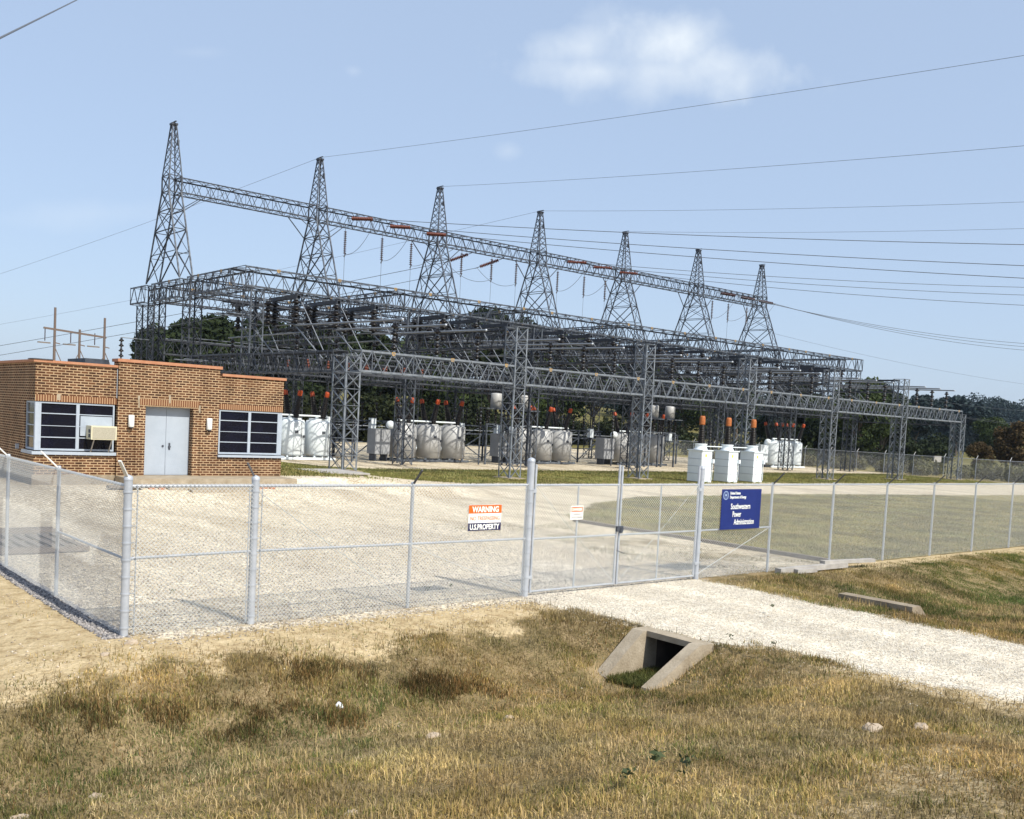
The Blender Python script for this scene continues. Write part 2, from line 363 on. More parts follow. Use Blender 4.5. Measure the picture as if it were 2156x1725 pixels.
# ------------------------------------------------------------------ terrain
def height(x, y):
    x = np.asarray(x, float); y = np.asarray(y, float)
    prof = np.interp(y, [-20, 0, 3, 5, 6.5, 8, 9.1, 9.5, 10.15, 10.5, 11.2, 12.0, 12.9], [1.0, .85, .45, .12, -.10, -.34, -.52, -.64, -.66, -.56, -.28, -.08, 0])
    prof_r = np.interp(y, [-20, 2, 5, 7, 8.6, 9.3, 10.2, 11.2, 12.4, 13.2], [.3, .1, 0, -.1, -.42, -.5, -.5, -.28, -.04, 0])
    road = ((x > 11.9) & (x < 17.62)).astype(float)
    left = (x <= 11.9).astype(float); right = (x >= 17.62).astype(float)
    near = ss(9.0, 11.9, x)*ss(8.2, 6.8, y)        # south of the culvert the bank climbs to the drive
    p = prof*(1-near)+near*np.minimum(0, prof)*.25
    z = left*np.where(y < 12.9, p, 0)+right*np.where(y < 13.2, prof_r, 0)
    # away from the culvert mouth the embankment slopes rather than drops
    wall = ((y > 9.0) & (y < 10.5)).astype(float)
    slope = ss(10.6, 12.0, x)*(1-wall)*left
    z = z*(1-slope*.85)
    slr = ss(19.2, 17.7, x)*(1-wall)*right
    z = z*(1-slr*.85)
    # outside the side fence the ground falls off a little
    z += -.25*ss(4.2, 1.5, x)*ss(10, 13, y)
    # mound beside the building
    z += np.maximum(.70*ss(31.4, 33.2, y)*ss(13.5, 16.4, x)*ss(31, 18.5, x), .44*ss(28.6, 32.2, y)*ss(2, 8, x)*ss(24, 17, x))*ss(58, 46, y)
    # rising pasture behind the yard
    z += 8.5*ss(90, 210, y)*ss(62, 120, x)*ss(330, 170, x)+26*ss(260, 700, np.hypot(x, y))*ss(60, 330, x-y*.45)
    z += (fbm(x, y, .8, 4, 1)-.5)*.10*ss(13.3, 11.8, y)*(1-road*.7)+(fbm(x, y, 4.0, 3, 2)-.5)*.05*ss(13.3, 11.8, y)
    z += (fbm(x, y, .25, 3, 5)-.5)*.06*ss(13.4, 16, y)*ss(36, 30, y)
    z += (fbm(x, y, .02, 4, 9)-.5)*8*ss(140, 400, np.hypot(x, y))
    return z
def hz(x, y): return float(height(np.array([x]), np.array([y]))[0])

xs = np.unique(np.round(np.concatenate([np.arange(-60, -4, 4), np.arange(-4, 0, .4), np.arange(0, 20, .11), [11.86, 11.93, 17.60, 17.66], np.arange(20, 40, .35), np.arange(40, 110, 1.3), np.arange(110, 300, 8), np.arange(300, 2600, 70)]), 3))
ys = np.unique(np.round(np.concatenate([np.arange(-800, -60, 60), np.arange(-60, 0, 5), np.arange(0, 2, .4), np.arange(2, 16, .1), np.arange(16, 34, .3), [9.02, 9.33, 10.12, 10.48, 13.4], np.arange(34, 60, .8), np.arange(60, 110, 2.5), np.arange(110, 300, 7), np.arange(300, 2600, 70)]), 3))
GX, GY = np.meshgrid(xs, ys); GZ = height(GX, GY)
n1 = fbm(GX, GY, .7, 4, 3); n2 = fbm(GX, GY, .25, 4, 4); n3 = fbm(GX, GY, 1.6, 4, 6)
inside = (GX > 4.6) & (GY > 13.4) & (GX < 92.1)
lawn_edge = np.interp(GX, [22.3, 23.8, 28.6, 34, 45, 67, 95], [23.2, 25, 28.6, 31.2, 31.6, 29, 27])
lawn_a = ss(22.3, 22.7, GX)*ss(0, .8, lawn_edge-GY)*ss(13.2, 13.6, GY)
strip = ss(37.6, 39.6, GY+(n2-.5)*2)*ss(50.5, 48.5, GY)*ss(16.5, 18.5, GX)*ss(93, 90, GX)
strip = np.maximum(strip, ss(32.9, 34.5, GY)*ss(16.9, 17.6, GX)*ss(24, 19, GX)*ss(50, 47, GY)*.85)
gravel = inside*(1-lawn_a)*(1-strip)*ss(13.1, 13.9, GY)
gravel = np.maximum(gravel, ss(12.55, 13.3, GY)*ss(4.3, 5.2, GX)*ss(13.4, 12, GX)*.75)
gravel *= 1-.55*ss(17.5, 18.5, GX)*ss(22.6, 21.5, GX)*ss(24, 18, GY)*(.3+n1)
dl = .75*ss(9.4, 8.2, GY)
drive = ss(11.4, 12.4, GX-dl+(n1-.5)*1.2+(n3-.5)*.6)*ss(17.3, 16.2, GX+(n3-.5)*1.2)*ss(14.5, 13.0, GY)
drive = np.maximum(drive, .9*ss(12.0, 13.2, GX)*ss(16.4, 15.2, GX)*ss(20, 14, GY)*ss(13, 14, GY))
drive = np.maximum(drive, ss(8, 9.5, GX)*ss(17, 15, GX)*ss(13.4, 14.5, GY)*ss(20, 15.5, GY)*(.25+n2*.5))
drive = np.maximum(drive, 1.0*ss(14.2, 15.2, GX)*ss(20, 18.9, GX)*ss(31.4, 31.9, GY)*ss(34.2, 33.4, GY))
drive = np.where((GX > 11.86) & (GY < 13.4) & (GY > 4), np.maximum(drive, ss(17.2, 16.4, GX)*ss(11.6, 12.3, GX-dl)*(GY > 7)), drive)
dirt = ss(11.3, 12.6, GY+(n1-.5)*2.2+(n3-.5)*1.2)*ss(13.9, 13.2, GY)*ss(12.5, 11, GX)
dirt = np.maximum(dirt, ss(5.2, 4.0, GX)*ss(11.4, 12.6, GY+(n1-.5)*1.8))
dirt = np.maximum(dirt, .75*ss(12.2, 13.1, GY+(n1-.5))*ss(18.5, 23, GX)*ss(13.45, 13.3, GY))
dirt = np.maximum(dirt, ss(.62, .76, n3)*.30*(GY < 12.5))
dirt = np.maximum(dirt, ss(5.2, 4.4, GY)*ss(2, 4, GX)*.6*(n1+.2))
dirt = np.maximum(dirt, .9*ss(31.2, 33, GY)*ss(15.8, 17.2, GX)*ss(24, 20, GX)*ss(38, 35, GY))
dirt = np.maximum(dirt, .75*np.exp(-((GX-dl-11.75+(n1-.5)*1.2)/.55)**2)*ss(9.3, 8.6, GY)*(GY > 3.5)*(.4+n3))
gravel_shade = ss(.26, .03, np.abs(GX-4.50))*ss(13.2, 13.8, GY)*ss(34, 30, GY)*.75  # gravel strip darkened where the side fence's mesh shadow falls
trackv = 1-.10*np.exp(-((GX-14.4+(n1-.5)*.3)/.38)**2)+.07*(np.exp(-((GX-13.5+(n2-.5)*.4)/.28)**2)+np.exp(-((GX-15.35+(n2-.5)*.4)/.28)**2))-.12*ss(.45, .65, n3)*ss(2.2, 3.0, np.abs(GX-14.4))
trackv = np.clip(trackv, .5, 1.08)
ZT = np.stack([trackv, trackv*.985, trackv*.96, np.ones_like(GX)], -1).reshape(-1, 4)
farhill = ss(85, 110, GY)+ss(96, 110, GX); farhill = np.clip(farhill, 0, 1)*.9
far_gravel = inside & (GY > 50)
zoneA = np.stack([np.clip(gravel, 0, 1), np.clip(drive, 0, 1), np.clip(dirt, 0, 1), np.ones_like(GX)], -1)
zoneB = np.stack([np.clip(np.maximum(np.maximum(lawn_a, strip), ss(92, 95, GX)*.9), 0, 1), gravel_shade, farhill, np.ones_like(GX)], -1)
ny, nx = GX.shape
# faces of the one ground sheet, dealt out to the named surfaces
cxm = (GX[:-1, :-1]+GX[1:, 1:])/2; cym = (GY[:-1, :-1]+GY[1:, 1:])/2
def cell(a): return (a[:-1, :-1]+a[1:, 1:]+a[1:, :-1]+a[:-1, 1:])/4
kind = np.zeros(cxm.shape, int)                                             # 0 ground
kind[(cell(gravel) > .5) & (cym > 13.4)] = 1                                 # gravel yard
kind[(cell(lawn_a) > .5)] = 2
kind[(cell(strip) > .5)] = 3
kind[(cell(drive) > .5) & (cym < 13.4)] = 4
kind[(cym > 110) | (cxm > 110)] = 5
mouth = (cxm > 11.85) & (cxm < 11.95) & (cym > 9.2) & (cym < 10.28)
kind[mouth] = -1
idx = np.arange(ny*nx).reshape(ny, nx)
quads = np.stack([idx[:-1, :-1], idx[:-1, 1:], idx[1:, 1:], idx[1:, :-1]], -1)
V = np.stack([GX, GY, GZ], -1).reshape(-1, 3); ZA = zoneA.reshape(-1, 4); ZB = zoneB.reshape(-1, 4)
for k, nm in ((0, 'ground'), (1, 'gravel_yard'), (2, 'lawn'), (3, 'grass_strip'), (4, 'driveway'), (5, 'hills')):
    q = quads[kind == k]; used, inv = np.unique(q, return_inverse=True); q = inv.reshape(q.shape)
    me = bpy.data.meshes.new(nm); nv = len(used); nf = len(q)
    me.vertices.add(nv); me.vertices.foreach_set('co', V[used].astype(np.float32).ravel())
    me.loops.add(nf*4); me.loops.foreach_set('vertex_index', q.astype(np.int32).ravel())
    me.polygons.add(nf); me.polygons.foreach_set('loop_start', np.arange(0, nf*4, 4, dtype=np.int32)); me.polygons.foreach_set('loop_total', np.full(nf, 4, np.int32))
    me.polygons.foreach_set('use_smooth', np.ones(nf, bool)); me.update()
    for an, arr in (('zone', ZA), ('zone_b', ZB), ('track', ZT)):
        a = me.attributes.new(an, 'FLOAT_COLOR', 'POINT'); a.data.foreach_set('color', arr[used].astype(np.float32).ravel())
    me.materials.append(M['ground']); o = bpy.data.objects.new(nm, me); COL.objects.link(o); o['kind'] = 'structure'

# ------------------------------------------------------------------ lattice steelwork
def lattice_faces(mb, legs_lo, legs_hi, n, w, cross=True, horiz=True, t=None, faces=((0,1),(1,2),(2,3),(3,0)), zig=False):
    for a, b in faces:
        for k in range(n):
            t0, t1 = k/n, (k+1)/n
            A0 = legs_lo[a].lerp(legs_hi[a], t0); A1 = legs_lo[a].lerp(legs_hi[a], t1)
            B0 = legs_lo[b].lerp(legs_hi[b], t0); B1 = legs_lo[b].lerp(legs_hi[b], t1)
            if zig:
                mb.bar(A0, B1, w, t) if k % 2 == 0 else mb.bar(B0, A1, w, t)
            else:
                mb.bar(A0, B1, w, t)
                if cross: mb.bar(B0, A1, w, t)
            if horiz and k > 0: mb.bar(A0, B0, w, t)
def column(name, label, loc, w, d, h, n, lw=.085, bw=.045, m='galv', group=None, foot=True, base=0):
    """square lattice column: legs on the four corners, crossed bracing, concrete footing; loc = near left corner"""
    t = thing(name, label, 'steel column', loc, group)
    c = [Vector((0,0,base)), Vector((w,0,base)), Vector((w,d,base)), Vector((0,d,base))]
    hi = [Vector((p.x, p.y, h)) for p in c]
    du = [(1,0,0),(-1,0,0),(-1,0,0),(1,0,0)]; dv = [(0,1,0),(0,1,0),(0,-1,0),(0,-1,0)]
    for i in range(4): MB().angle(c[i], hi[i], lw, .012, du[i], dv[i]).build('leg', m, t)
    b = MB(); lattice_faces(b, c, hi, n, bw, t=.012 if bw < .04 else .02, zig=False)
    for i in range(4): b.bar(hi[i], hi[(i+1) % 4], lw, .02)
    b.build('bracing', m, t)
    if foot:
        MB().box((-.22,-.22,-.3), (w+.22, d+.22, .06)).build('footing', 'concrete', t)
    return t
def truss(name, label, loc, axis, length, w, h, n, lw=.085, bw=.05, m='galv', group=None, gus=True):
    """box truss with four chords, warren bracing on all faces; loc = near lower corner, axis 'x' or 'y'"""
    t = thing(name, label, 'steel beam', loc, group)
    if axis == 'x': e = Vector((1,0,0)); s = Vector((0,1,0))
    else: e = Vector((0,1,0)); s = Vector((1,0,0))
    z = Vector((0,0,1)); o = [Vector((0,0,0)), s*w, s*w+z*h, z*h]
    du = [s, -s, -s, s]; dv = [z, z, -z, -z]
    for i in range(4): MB().angle(o[i], o[i]+e*length, lw, .014, du[i], dv[i]).build('chord', m, t)
    b = MB(); st = length/n
    for k in range(n):
        a0, a1, am = e*(k*st), e*((k+1)*st), e*((k+.5)*st)
        for lo, hi in ((0, 3), (1, 2)):
            b.bar(o[lo]+a0, o[hi]+am, bw, .025); b.bar(o[hi]+am, o[lo]+a1, bw, .025)
            if k % 2 == 0: b.bar(o[lo]+am, o[hi]+am, bw*.8, .02)
        for p, q in ((0, 1), (3, 2)):
            b.bar(o[p]+a0, o[q]+a1 if k % 2 else o[q]+a1, bw*.9, .02); b.bar(o[p]+a0, o[q]+a0, bw*.9, .02)
            b.bar(o[q]+a0, o[p]+am, bw*.8, .02)
    for k in (0, 1):
        a = e*(k*length)
        for i in range(4): b.bar(o[i]+a, o[(i+1) % 4]+a, bw, .03)
    b.build('bracing', m, t)
    if gus:
        g = MB()
        for k in range(1, n, 3):
            p = o[3]+e*((k+.5)*st)-s*.004
            if axis == 'x': g.box((p.x-.10, p.y-.012, p.z-.16), (p.x+.10, p.y-.002, p.z+.02))
            else: g.box((p.x-.012, p.y-.10, p.z-.16), (p.x-.002, p.y+.10, p.z+.02))
        g.build_each('gusset_plate', 'gusset', t)
    return t
XI = [24.50+10.72*i for i in range(7)]
CW, CD = .85, 1.0
GA = 'columns of the front row'
c_hi = column('lattice_mast', 'tall lattice column of the front row, second from the brick building', (XI[1], 41.6, 0), CW, CD, 8.5, 10, m='galv_light', group=GA)
for i in range(2, 6): dup(c_hi, (XI[i], 41.6, 0), 'tall lattice column of the front row, %s from the brick building' % ORD[i])
column('lattice_mast', 'short lattice column of the front row nearest the brick building', (XI[0], 41.6, .33), CW, 1.3, 5.7, 7, m='galv_light', group=GA)
column('lattice_mast', 'short lattice column at the far right end of the front row', (XI[6], 41.6, 0), CW, CD, 6.0, 7, m='galv_light', group=GA)
# low beams of the front row, bay by bay, between the columns
TB = 'low beams along the front row'
t0 = truss('lattice_truss', 'low front lattice beam in the first bay beside the brick building', (XI[0]+CW, 41.6, 5.27), 'x', 10.72-CW, CD, 1.08, 8, .1, .055, 'galv_light', group=TB)
for i in range(1, 6): dup(t0, (XI[i]+CW, 41.6, 5.27), 'low front lattice beam in the %s bay from the brick building' % BAY[i])
# row B, carrying the upper frame
GB = 'columns under the near edge of the upper frame'
cB = column('lattice_mast', 'tall column under the near left corner of the upper frame', (XI[0], 52.4, 0), CW, 1.1, 10.0, 10, group=GB)
for i in range(1, 7): dup(cB, (XI[i], 52.4, 0), 'tall column under the near edge of the upper frame, %s from left' % ORD[i])
UB = 'upper beams of the near edge'
t1 = truss('lattice_truss', 'upper near lattice beam in the first bay from the left corner', (XI[0]-.35, 52.4, 10.06), 'x', 10.72, 2.0, 1.16, 8, .1, .055, group=UB)
for i in range(1, 6): dup(t1, (XI[i]-.35, 52.4, 10.06), 'upper near lattice beam in the %s bay from the left' % BAY[i])
truss('lattice_truss', 'short overhanging end of the upper near beam at far right', (XI[6]-.35, 52.4, 10.06), 'x', 1.35, 2.0, 1.16, 2, .1, .055, group=UB, gus=False)
# rows C and D under the pylons
GC = 'columns under the pylons'
cC = column('lattice_mast', 'tall column under the front foot of the first pylon', (XI[0], 61.2, 0), CW, 1.2, 11.2, 11, group=GC, m='galv_dark')
for i in range(7):
    if i: dup(cC, (XI[i], 61.2, 0), 'tall column under the front foot of the %s pylon' % ORD[i])
    dup(cC, (XI[i], 67.4, 0), 'tall column under the rear foot of the %s pylon' % ORD[i])
UC = 'upper beams under the pylons'
t2 = truss('lattice_truss', 'upper lattice beam below the front pylon feet, first bay', (XI[0]+CW, 61.2, 10.15), 'x', 10.72-CW, 1.2, 1.16, 8, .09, .05, 'galv_dark', UC)
for i in range(6):
    if i: dup(t2, (XI[i]+CW, 61.2, 10.15), 'upper lattice beam below the front pylon feet, %s bay' % BAY[i])
    dup(t2, (XI[i]+CW, 67.4, 10.15), 'upper lattice beam below the rear pylon feet, %s bay' % BAY[i])
UL = 'upper beams running back from the near edge'
t3 = truss('lattice_truss', 'upper side beam running back from the near left corner', (XI[0]-.2, 54.4, 10.1), 'y', 6.8, 1.25, 1.2, 6, .1, .055, group=UL)
t3b = truss('lattice_truss', 'upper side beam between front and rear feet of the first pylon', (XI[0]-.2, 62.4, 10.1), 'y', 5.0, 1.25, 1.2, 4, .1, .055, group=UL)
truss('lattice_truss', 'upper side beam ending in the open air at far left', (XI[0]-.2, 68.6, 10.1), 'y', 2.9, 1.25, 1.2, 2, .1, .055, group=UL, gus=False)
column('lattice_mast', 'column at the far left end of the upper side beam', (XI[0], 69.6, 0), CW, 1.2, 10.0, 12, group=GC, m='galv_dark')
for i in range(1, 7):
    dup(t3, (XI[i]-.2, 54.4, 10.1), 'upper cross beam behind the %s column of the near edge' % ORD[i])
    dup(t3b, (XI[i]-.2, 62.4, 10.1), 'upper cross beam between both feet of the %s pylon' % ORD[i])
# lower cross beams running back from the front row
UY = 'cross beams running back from the front row'
c0 = truss('lattice_truss', 'low cross beam running back from the short column by the building', (XI[0], 42.9, 5.2), 'y', 9.5, .85, 1.1, 8, .09, .05, 'galv_dark', UY, False)
c1 = truss('lattice_truss', 'cross beam running back from the second front column', (XI[1], 42.6, 7.35), 'y', 9.8, .85, 1.1, 8, .09, .05, 'galv_dark', UY, False)
for i in range(2, 6): dup(c1, (XI[i], 42.6, 7.35), 'cross beam running back from the %s front column' % ORD[i])
dup(c0, (XI[6], 42.9, 4.95), 'low cross beam running back from the last front column')
UZ = 'low beams inside the yard'
z0 = truss('lattice_truss', 'low inner lattice beam of the second row, first bay', (XI[0]+CW, 52.4, 5.3), 'x', 10.72-CW, 1.0, 1.05, 8, .085, .045, 'galv_dark', UZ, False)
for i in range(6):
    if i: dup(z0, (XI[i]+CW, 52.4, 5.3), 'low inner lattice beam of the second row, %s bay' % BAY[i])
    dup(z0, (XI[i]+CW, 61.3, 5.3), 'low inner lattice beam of the third row, %s bay' % BAY[i])
    dup(z0, (XI[i]+CW, 67.5, 6.6), 'low inner lattice beam of the rear row, %s bay' % BAY[i])
z1 = truss('lattice_truss', 'low inner cross beam below the first pylon', (XI[0], 53.4, 5.25), 'y', 7.8, .85, 1.1, 7, .085, .045, 'galv_dark', UZ, False)
for i in range(1, 7): dup(z1, (XI[i], 53.4, 5.25), 'low inner cross beam before the %s pylon' % ORD[i])
for i in range(6): dup(z1, (XI[i]+5.3, 53.4, 7.4), 'mid bay inner beam carrying switches, %s bay from the building' % BAY[i])
m0 = truss('lattice_truss', 'inner beam along the yard between near edge and pylons, first bay', (XI[0]+CW, 57.3, 8.9), 'x', 10.72-CW, .8, .8, 8, .08, .045, 'galv_dark', UZ, False)
for i in range(1, 6): dup(m0, (XI[i]+CW, 57.3, 8.9), 'inner beam along the yard between near edge and pylons, %s bay' % BAY[i])
# switch platform right of the front row, the dark frame against the trees

# ------------------------------------------------------------------ pylons
TX = [24.57+10.82*i for i in range(7)]; TY = 65.0
def pylon(label, loc):
    t = thing('lattice_pylon', label, 'pylon', loc, 'pylons along the top beam')
    zs = [11.3, 14.6, 15.9, 17.1, 18.15, 21.55]; hx = [.44, .43, .43, .42, .42, .13]; hy = [2.95, 1.63, 1.12, .62, .62, .16]
    sg = [(-1,-1),(1,-1),(1,1),(-1,1)]
    P = [[Vector((a*hx[k], b*hy[k], zs[k])) for a, b in sg] for k in range(6)]
    for i in range(4):
        m = MB()
        for k in range(5): m.bar(P[k][i], P[k+1][i], .085 if k < 4 else .065, .085 if k < 4 else .06)
        m.build('leg', 'galv', t)
    b = MB()
    lattice_faces(b, P[0], P[1], 2, .055, t=.03, faces=((0,1),(2,3))); lattice_faces(b, P[0], P[1], 1, .085, t=.04, faces=((1,2),(3,0)))
    for k in (1, 2, 3): lattice_faces(b, P[k], P[k+1], 1, .055, t=.03)
    for k in range(1, 5):
        for i in range(4): b.bar(P[k][i], P[k][(i+1) % 4], .09 if k < 4 else .07, .04)
    for q in (.55,):
        for i in (1, 3): b.bar(P[0][i].lerp(P[1][i], q), P[0][(i+1) % 4].lerp(P[1][(i+1) % 4], q), .07, .03)
    b.build('bracing', 'galv_dark', t)  # dark against the sky by colour, beside the lighter lit legs
    s = MB(); lattice_faces(s, P[4], P[5], 7, .045, t=.02, horiz=False)
    s.box((-.2,-.24,21.5), (.2,.24,21.62)); s.bar((0,-.4,21.7), (0,.4,21.7), .09, .05); s.build('spire_bracing', 'galv_dark', t)
    MB().lathe([(.09,0),(.09,.35),(.02,.45)], 8, (.25, -.2, 20.2)).build('fitting', 'steel_dark', t)
    return t
py = pylon('tallest looking lattice pylon at the left end of the top beam', (TX[0], TY, 0))
for i in range(1, 7):
    dup(py, (TX[i], TY, 0), ['', 'second lattice pylon from the left, above the brick building corner', 'third lattice pylon from the left end of the top beam', 'middle lattice pylon of the seven on the top beam', 'fifth lattice pylon counted from the left', 'second to last lattice pylon toward the right', 'last lattice pylon at the right end of the top beam'][i])
TT = 'top beams between the pylons'
tb = truss('lattice_truss', 'top beam between the first and second pylon, no insulators below', (TX[0]+.42, TY-.62, 17.1), 'x', 10.82-.84, 1.24, 1.02, 10, .085, .045, 'galv_dark', TT, False)
for x_, x2_ in ((1.6, 0.03), (10.82-.84-1.6, 9.95)):
    for y_, y2_ in ((0, -.5), (1.24, 1.74)): MB().bar((x_, y_, 0), (x2_, y2_, -1.2), .07, .04).build('knee_brace', 'galv', tb)
for i in range(1, 6): dup(tb, (TX[i]+.42, TY-.62, 17.1), 'top beam between the %s and %s pylon' % (ORD[i], ORD[i+1]))

# ------------------------------------------------------------------ insulators, buses, switches
def stack_profile(n, pitch, R_, r_):
    pr = []
    for k in range(n):
        z = k*pitch
        pr += [(r_, z), (r_, z+pitch*.30), (R_, z+pitch*.42), (R_*.97, z+pitch*.55), (r_*1.6, z+pitch*.78), (r_, z+pitch*.9)]
    return pr+[(r_, n*pitch)]
def post_insulator(label, loc, n=4, pitch=.36, R_=.19, r_=.065, m='porcelain_dark', group=None, hang=False):
    t = thing('post_insulator', label, 'insulator', loc, group)
    hh = n*pitch
    b = MB().lathe(stack_profile(n, pitch, R_, r_), 12, (0,0,-hh if hang else 0)); b.build('porcelain_skirts', m, t)
    zb_ = -hh if hang else 0; pf = [(0, zb_-.06)]
    for k in range(n+1): pf += [(.03, zb_+k*pitch-.055), (r_*1.5, zb_+k*pitch-.05), (r_*1.5, zb_+k*pitch+.035), (.03, zb_+k*pitch+.04)]
    MB().lathe(pf+[(0, zb_+hh+.06)], 10).build('metal_caps', 'galv', t)
    return t
PX = [[XI[i]+2.95+2.68*k for k in range(3)] for i in range(6)]
first = None
for i in range(6):
    for k in range(3):
        lb = 'black stack on the low front beam, %s of three in the %s bay' % (PH[k], BAY[i])
        if first is None: first = post_insulator(lb, (PX[i][k], 42.0, 6.44), group='stacks standing on the front beam')
        else: dup(first, (PX[i][k], 42.0, 6.44), lb)
hang0 = None
for i in range(6):
    for k in range(3):
        x = PX[i][k]
        for yy, nm in ((52.6, 'near'), (55.3, 'rear')):
            lb = 'black hanging stack, %s one at the %s phase of the %s bay' % (nm, PH[k], BAY[i])
            if hang0 is None: hang0 = post_insulator(lb, (x, yy, 9.72), 4, .37, .29, .10, group='stacks hanging under the upper frame', hang=True)
            else: dup(hang0, (x, yy, 9.72), lb)
            if yy > 55: dup(hang0, (x-.5, yy-.1, 9.72), 'black hanging stack paired left of the rear one, %s phase, %s bay' % (PH[k], BAY[i]))
# bus tubes and switch bases
bus = thing('bus_tube', 'long bright bus tube over the left stack of the first bay', 'bus bar', (0,0,0), 'bus tubes running back over the front stacks')
MB().tube((0,41.3,8.03), (0,52.8,8.2), .055, 8).build('tube', 'tube_alu', bus)
MB().lathe([(0,-.07),(.055,-.045),(.07,0),(.055,.045),(0,.07)], 10, (0,41.3,8.03)).build('end_ball', 'pipe', bus)
bus.location = (PX[0][0], 0, 0)
base = thing('disconnect_switch', 'dark steel switch base under the upper frame, left in first bay', 'switch', (PX[0][0], 0, 0), 'switch bases under the upper frame')
MB().box((-.13,52.3,9.76), (-.10,55.9,9.98)).box((.10,52.3,9.76), (.13,55.9,9.98)).box((-.10,52.3,9.93), (.10,55.9,9.95)).build('channel', 'steel_dark', base)
MB().tube((0,52.8,8.28), (0,55.2,8.28), .035, 6).build('blade', 'tube_alu', base)
MB().bar((.0,52.6,8.2), (.0,49.2,6.2), .07, .04).bar((.35,52.6,9.6), (.35,49.4,6.3), .05, .03).build_each('operating_rod', 'tube_alu', base)
for i in range(6):
    for k in range(3):
        if i+k == 0: continue
        dup(bus, (PX[i][k], 0, 0), 'long bright bus tube over the %s stack of the %s bay' % (PH[k], BAY[i]))
        dup(base, (PX[i][k], 0, 0), 'dark switch base under the upper frame, %s in the %s bay' % (PH[k], BAY[i]))
for i in range(6):
    for k in range(3):
        dup(base, (PX[i][k]+.25, 5.9, .02), 'dark switch base deeper in the yard, %s in the %s bay' % (PH[k], BAY[i]))
        for yy, nm in ((58.5, 'near'), (61.0, 'rear')): dup(hang0, (PX[i][k]+.25, yy, 9.74), 'black hanging stack deeper in the yard, %s one at the %s phase of %s bay' % (nm, PH[k], BAY[i]))
# inner yard: more posts, buses and drops
inn = None
for i in range(6):
    for k in range(3):
        for yy, nm in ((52.9, 'second'), (61.8, 'third')):
            lb = 'inner stack on the %s row beam, %s in the %s bay' % (nm, PH[k], BAY[i])
            if inn is None: inn = post_insulator(lb, (PX[i][k]+.3, yy, 6.42), 4, .32, .17, .06, group='stacks on the inner beams')
            else: dup(inn, (PX[i][k]+.3, yy, 6.42), lb)
ib = thing('bus_tube', 'inner bus tube running back at the left phase of first bay', 'bus bar', (PX[0][0]+.3, 0, 0), 'inner bus tubes running back')
MB().tube((0,52.2,7.8), (0,62.5,7.8), .045, 8).build('tube', 'tube_alu', ib)
for i in range(6):
    for k in range(3):
        if i+k: dup(ib, (PX[i][k]+.3, 0, 0), 'inner bus tube running back at the %s phase of %s bay' % (PH[k], BAY[i]))
xb = None
for q, (yy, zz, a, b_) in enumerate(((56.8, 8.9, 25, 89), (58.2, 8.95, 25, 89), (59.6, 9.0, 25, 89), (63.4, 7.6, 25, 89), (66.4, 7.6, 25, 89), (57.0, 5.9, 22.6, 60), (58.6, 5.9, 22.6, 60))):
    o = MB().tube((a, yy, zz), (b_, yy, zz), .042, 6).build('main_bus_tube', 'galv')
    tag(o, 'long main bus tube along the yard, %s row counted from the front' % (ORD+['eleventh'])[q], 'bus bar', 'main bus tubes running along the yard')
# small orange insulator rows on the inner beam left of the first bay
o0 = None
for k in range(14):
    lb = 'small orange insulator %s behind the building corner, seen between beams' % ('near' if k < 7 else 'far')
    x = 25.6+(k % 7)*1.25; yy = 47.5+2.2*(k//7)
    if o0 is None:
        o0 = tag(MB().lathe(stack_profile(3, .15, .09, .04), 10).build('small_insulator', 'porcelain_red', None, (x, yy, 5.55)), lb, 'insulator', 'small orange insulators behind the building')
    else:
        c = o0.copy(); COL.objects.link(c); c.location = (x, yy, 5.55); c['label'] = lb
    
for yy, nm in ((47.5, 'nearer'), (49.7, 'farther')):
    o = MB().bar((25.0,yy,5.5), (34.8,yy,5.5), .10, .10).build('support_rail', 'galv_dark'); tag(o, '%s rail carrying small orange insulators behind the building corner' % nm, 'rail')
# strings under the top beam, dead-end strings, jumpers
SX = [37.4, 40.62, 43.3, 48.25, 51.4, 54.1, 58.92, 62.2, 64.93, 80.65, 83.3, 86.48]
st = thing('suspension_string', 'brown insulator string hanging under the top beam, first from left', 'insulator string', (SX[0], TY-.6, 0), 'insulator strings hanging under the top beam')
pr = []
for k in range(11):
    z = 16.65-k*.155; pr += [(.035, z), (.12, z-.05), (.115, z-.075), (.035, z-.10)]
MB().lathe(pr[::-1], 10).build('discs', 'porcelain_brown', st)
MB().tube((0,0,14.95), (0,0,10.8), .016, 4, cap=False).tube((0,0,16.65), (0,0,17.1), .02, 5).tube((-.04,0,14.75), (.08,0,15.05), .05, 6).build('drop_wire', 'cable', st)
for k in range(1, 12): dup(st, (SX[k], TY-.6, 0), 'brown insulator string hanging under the top beam, %s from left' % (ORD+['eleventh', 'twelfth'])[k])
def dead_end(x, d, label, z=17.6, m='porcelain_red', jump=None, y0=TY-.62, L_=2.1):
    t = thing('tension_insulator', label, 'insulator string', (0,0,0), 'red tension insulators on the top beam')
    d = Vector(d).normalized(); p = Vector((x, y0, z)); pf = []
    n = 12
    for k in range(n):
        h = .35+k*(L_-.4)/n; s_ = (L_-.4)/n; pf += [(.06, h), (.15, h+s_*.3), (.15, h+s_*.6), (.06, h+s_*.9)]
    MB().lathe(pf, 12, p, d).build('discs', m, t)
    c = MB().tube(p, p+d*.36, .03, 5); e = p+d*L_
    c.tube(p+d*(L_-.05), e+d*.35, .035, 5)
    if jump: c.wire(e+d*.2, jump, .7, .018, 14)
    c.build('clamp_and_jumper', 'cable', t)
    return e+d*.3
WR = 'line conductors going off to the right'
def cond(a, b, sag, label, r=.022, nm='power_line', g=WR, n=24):
    o = MB().wire(a, b, sag, r, n).build(nm, 'cable'); tag(o, label, 'power line', g)
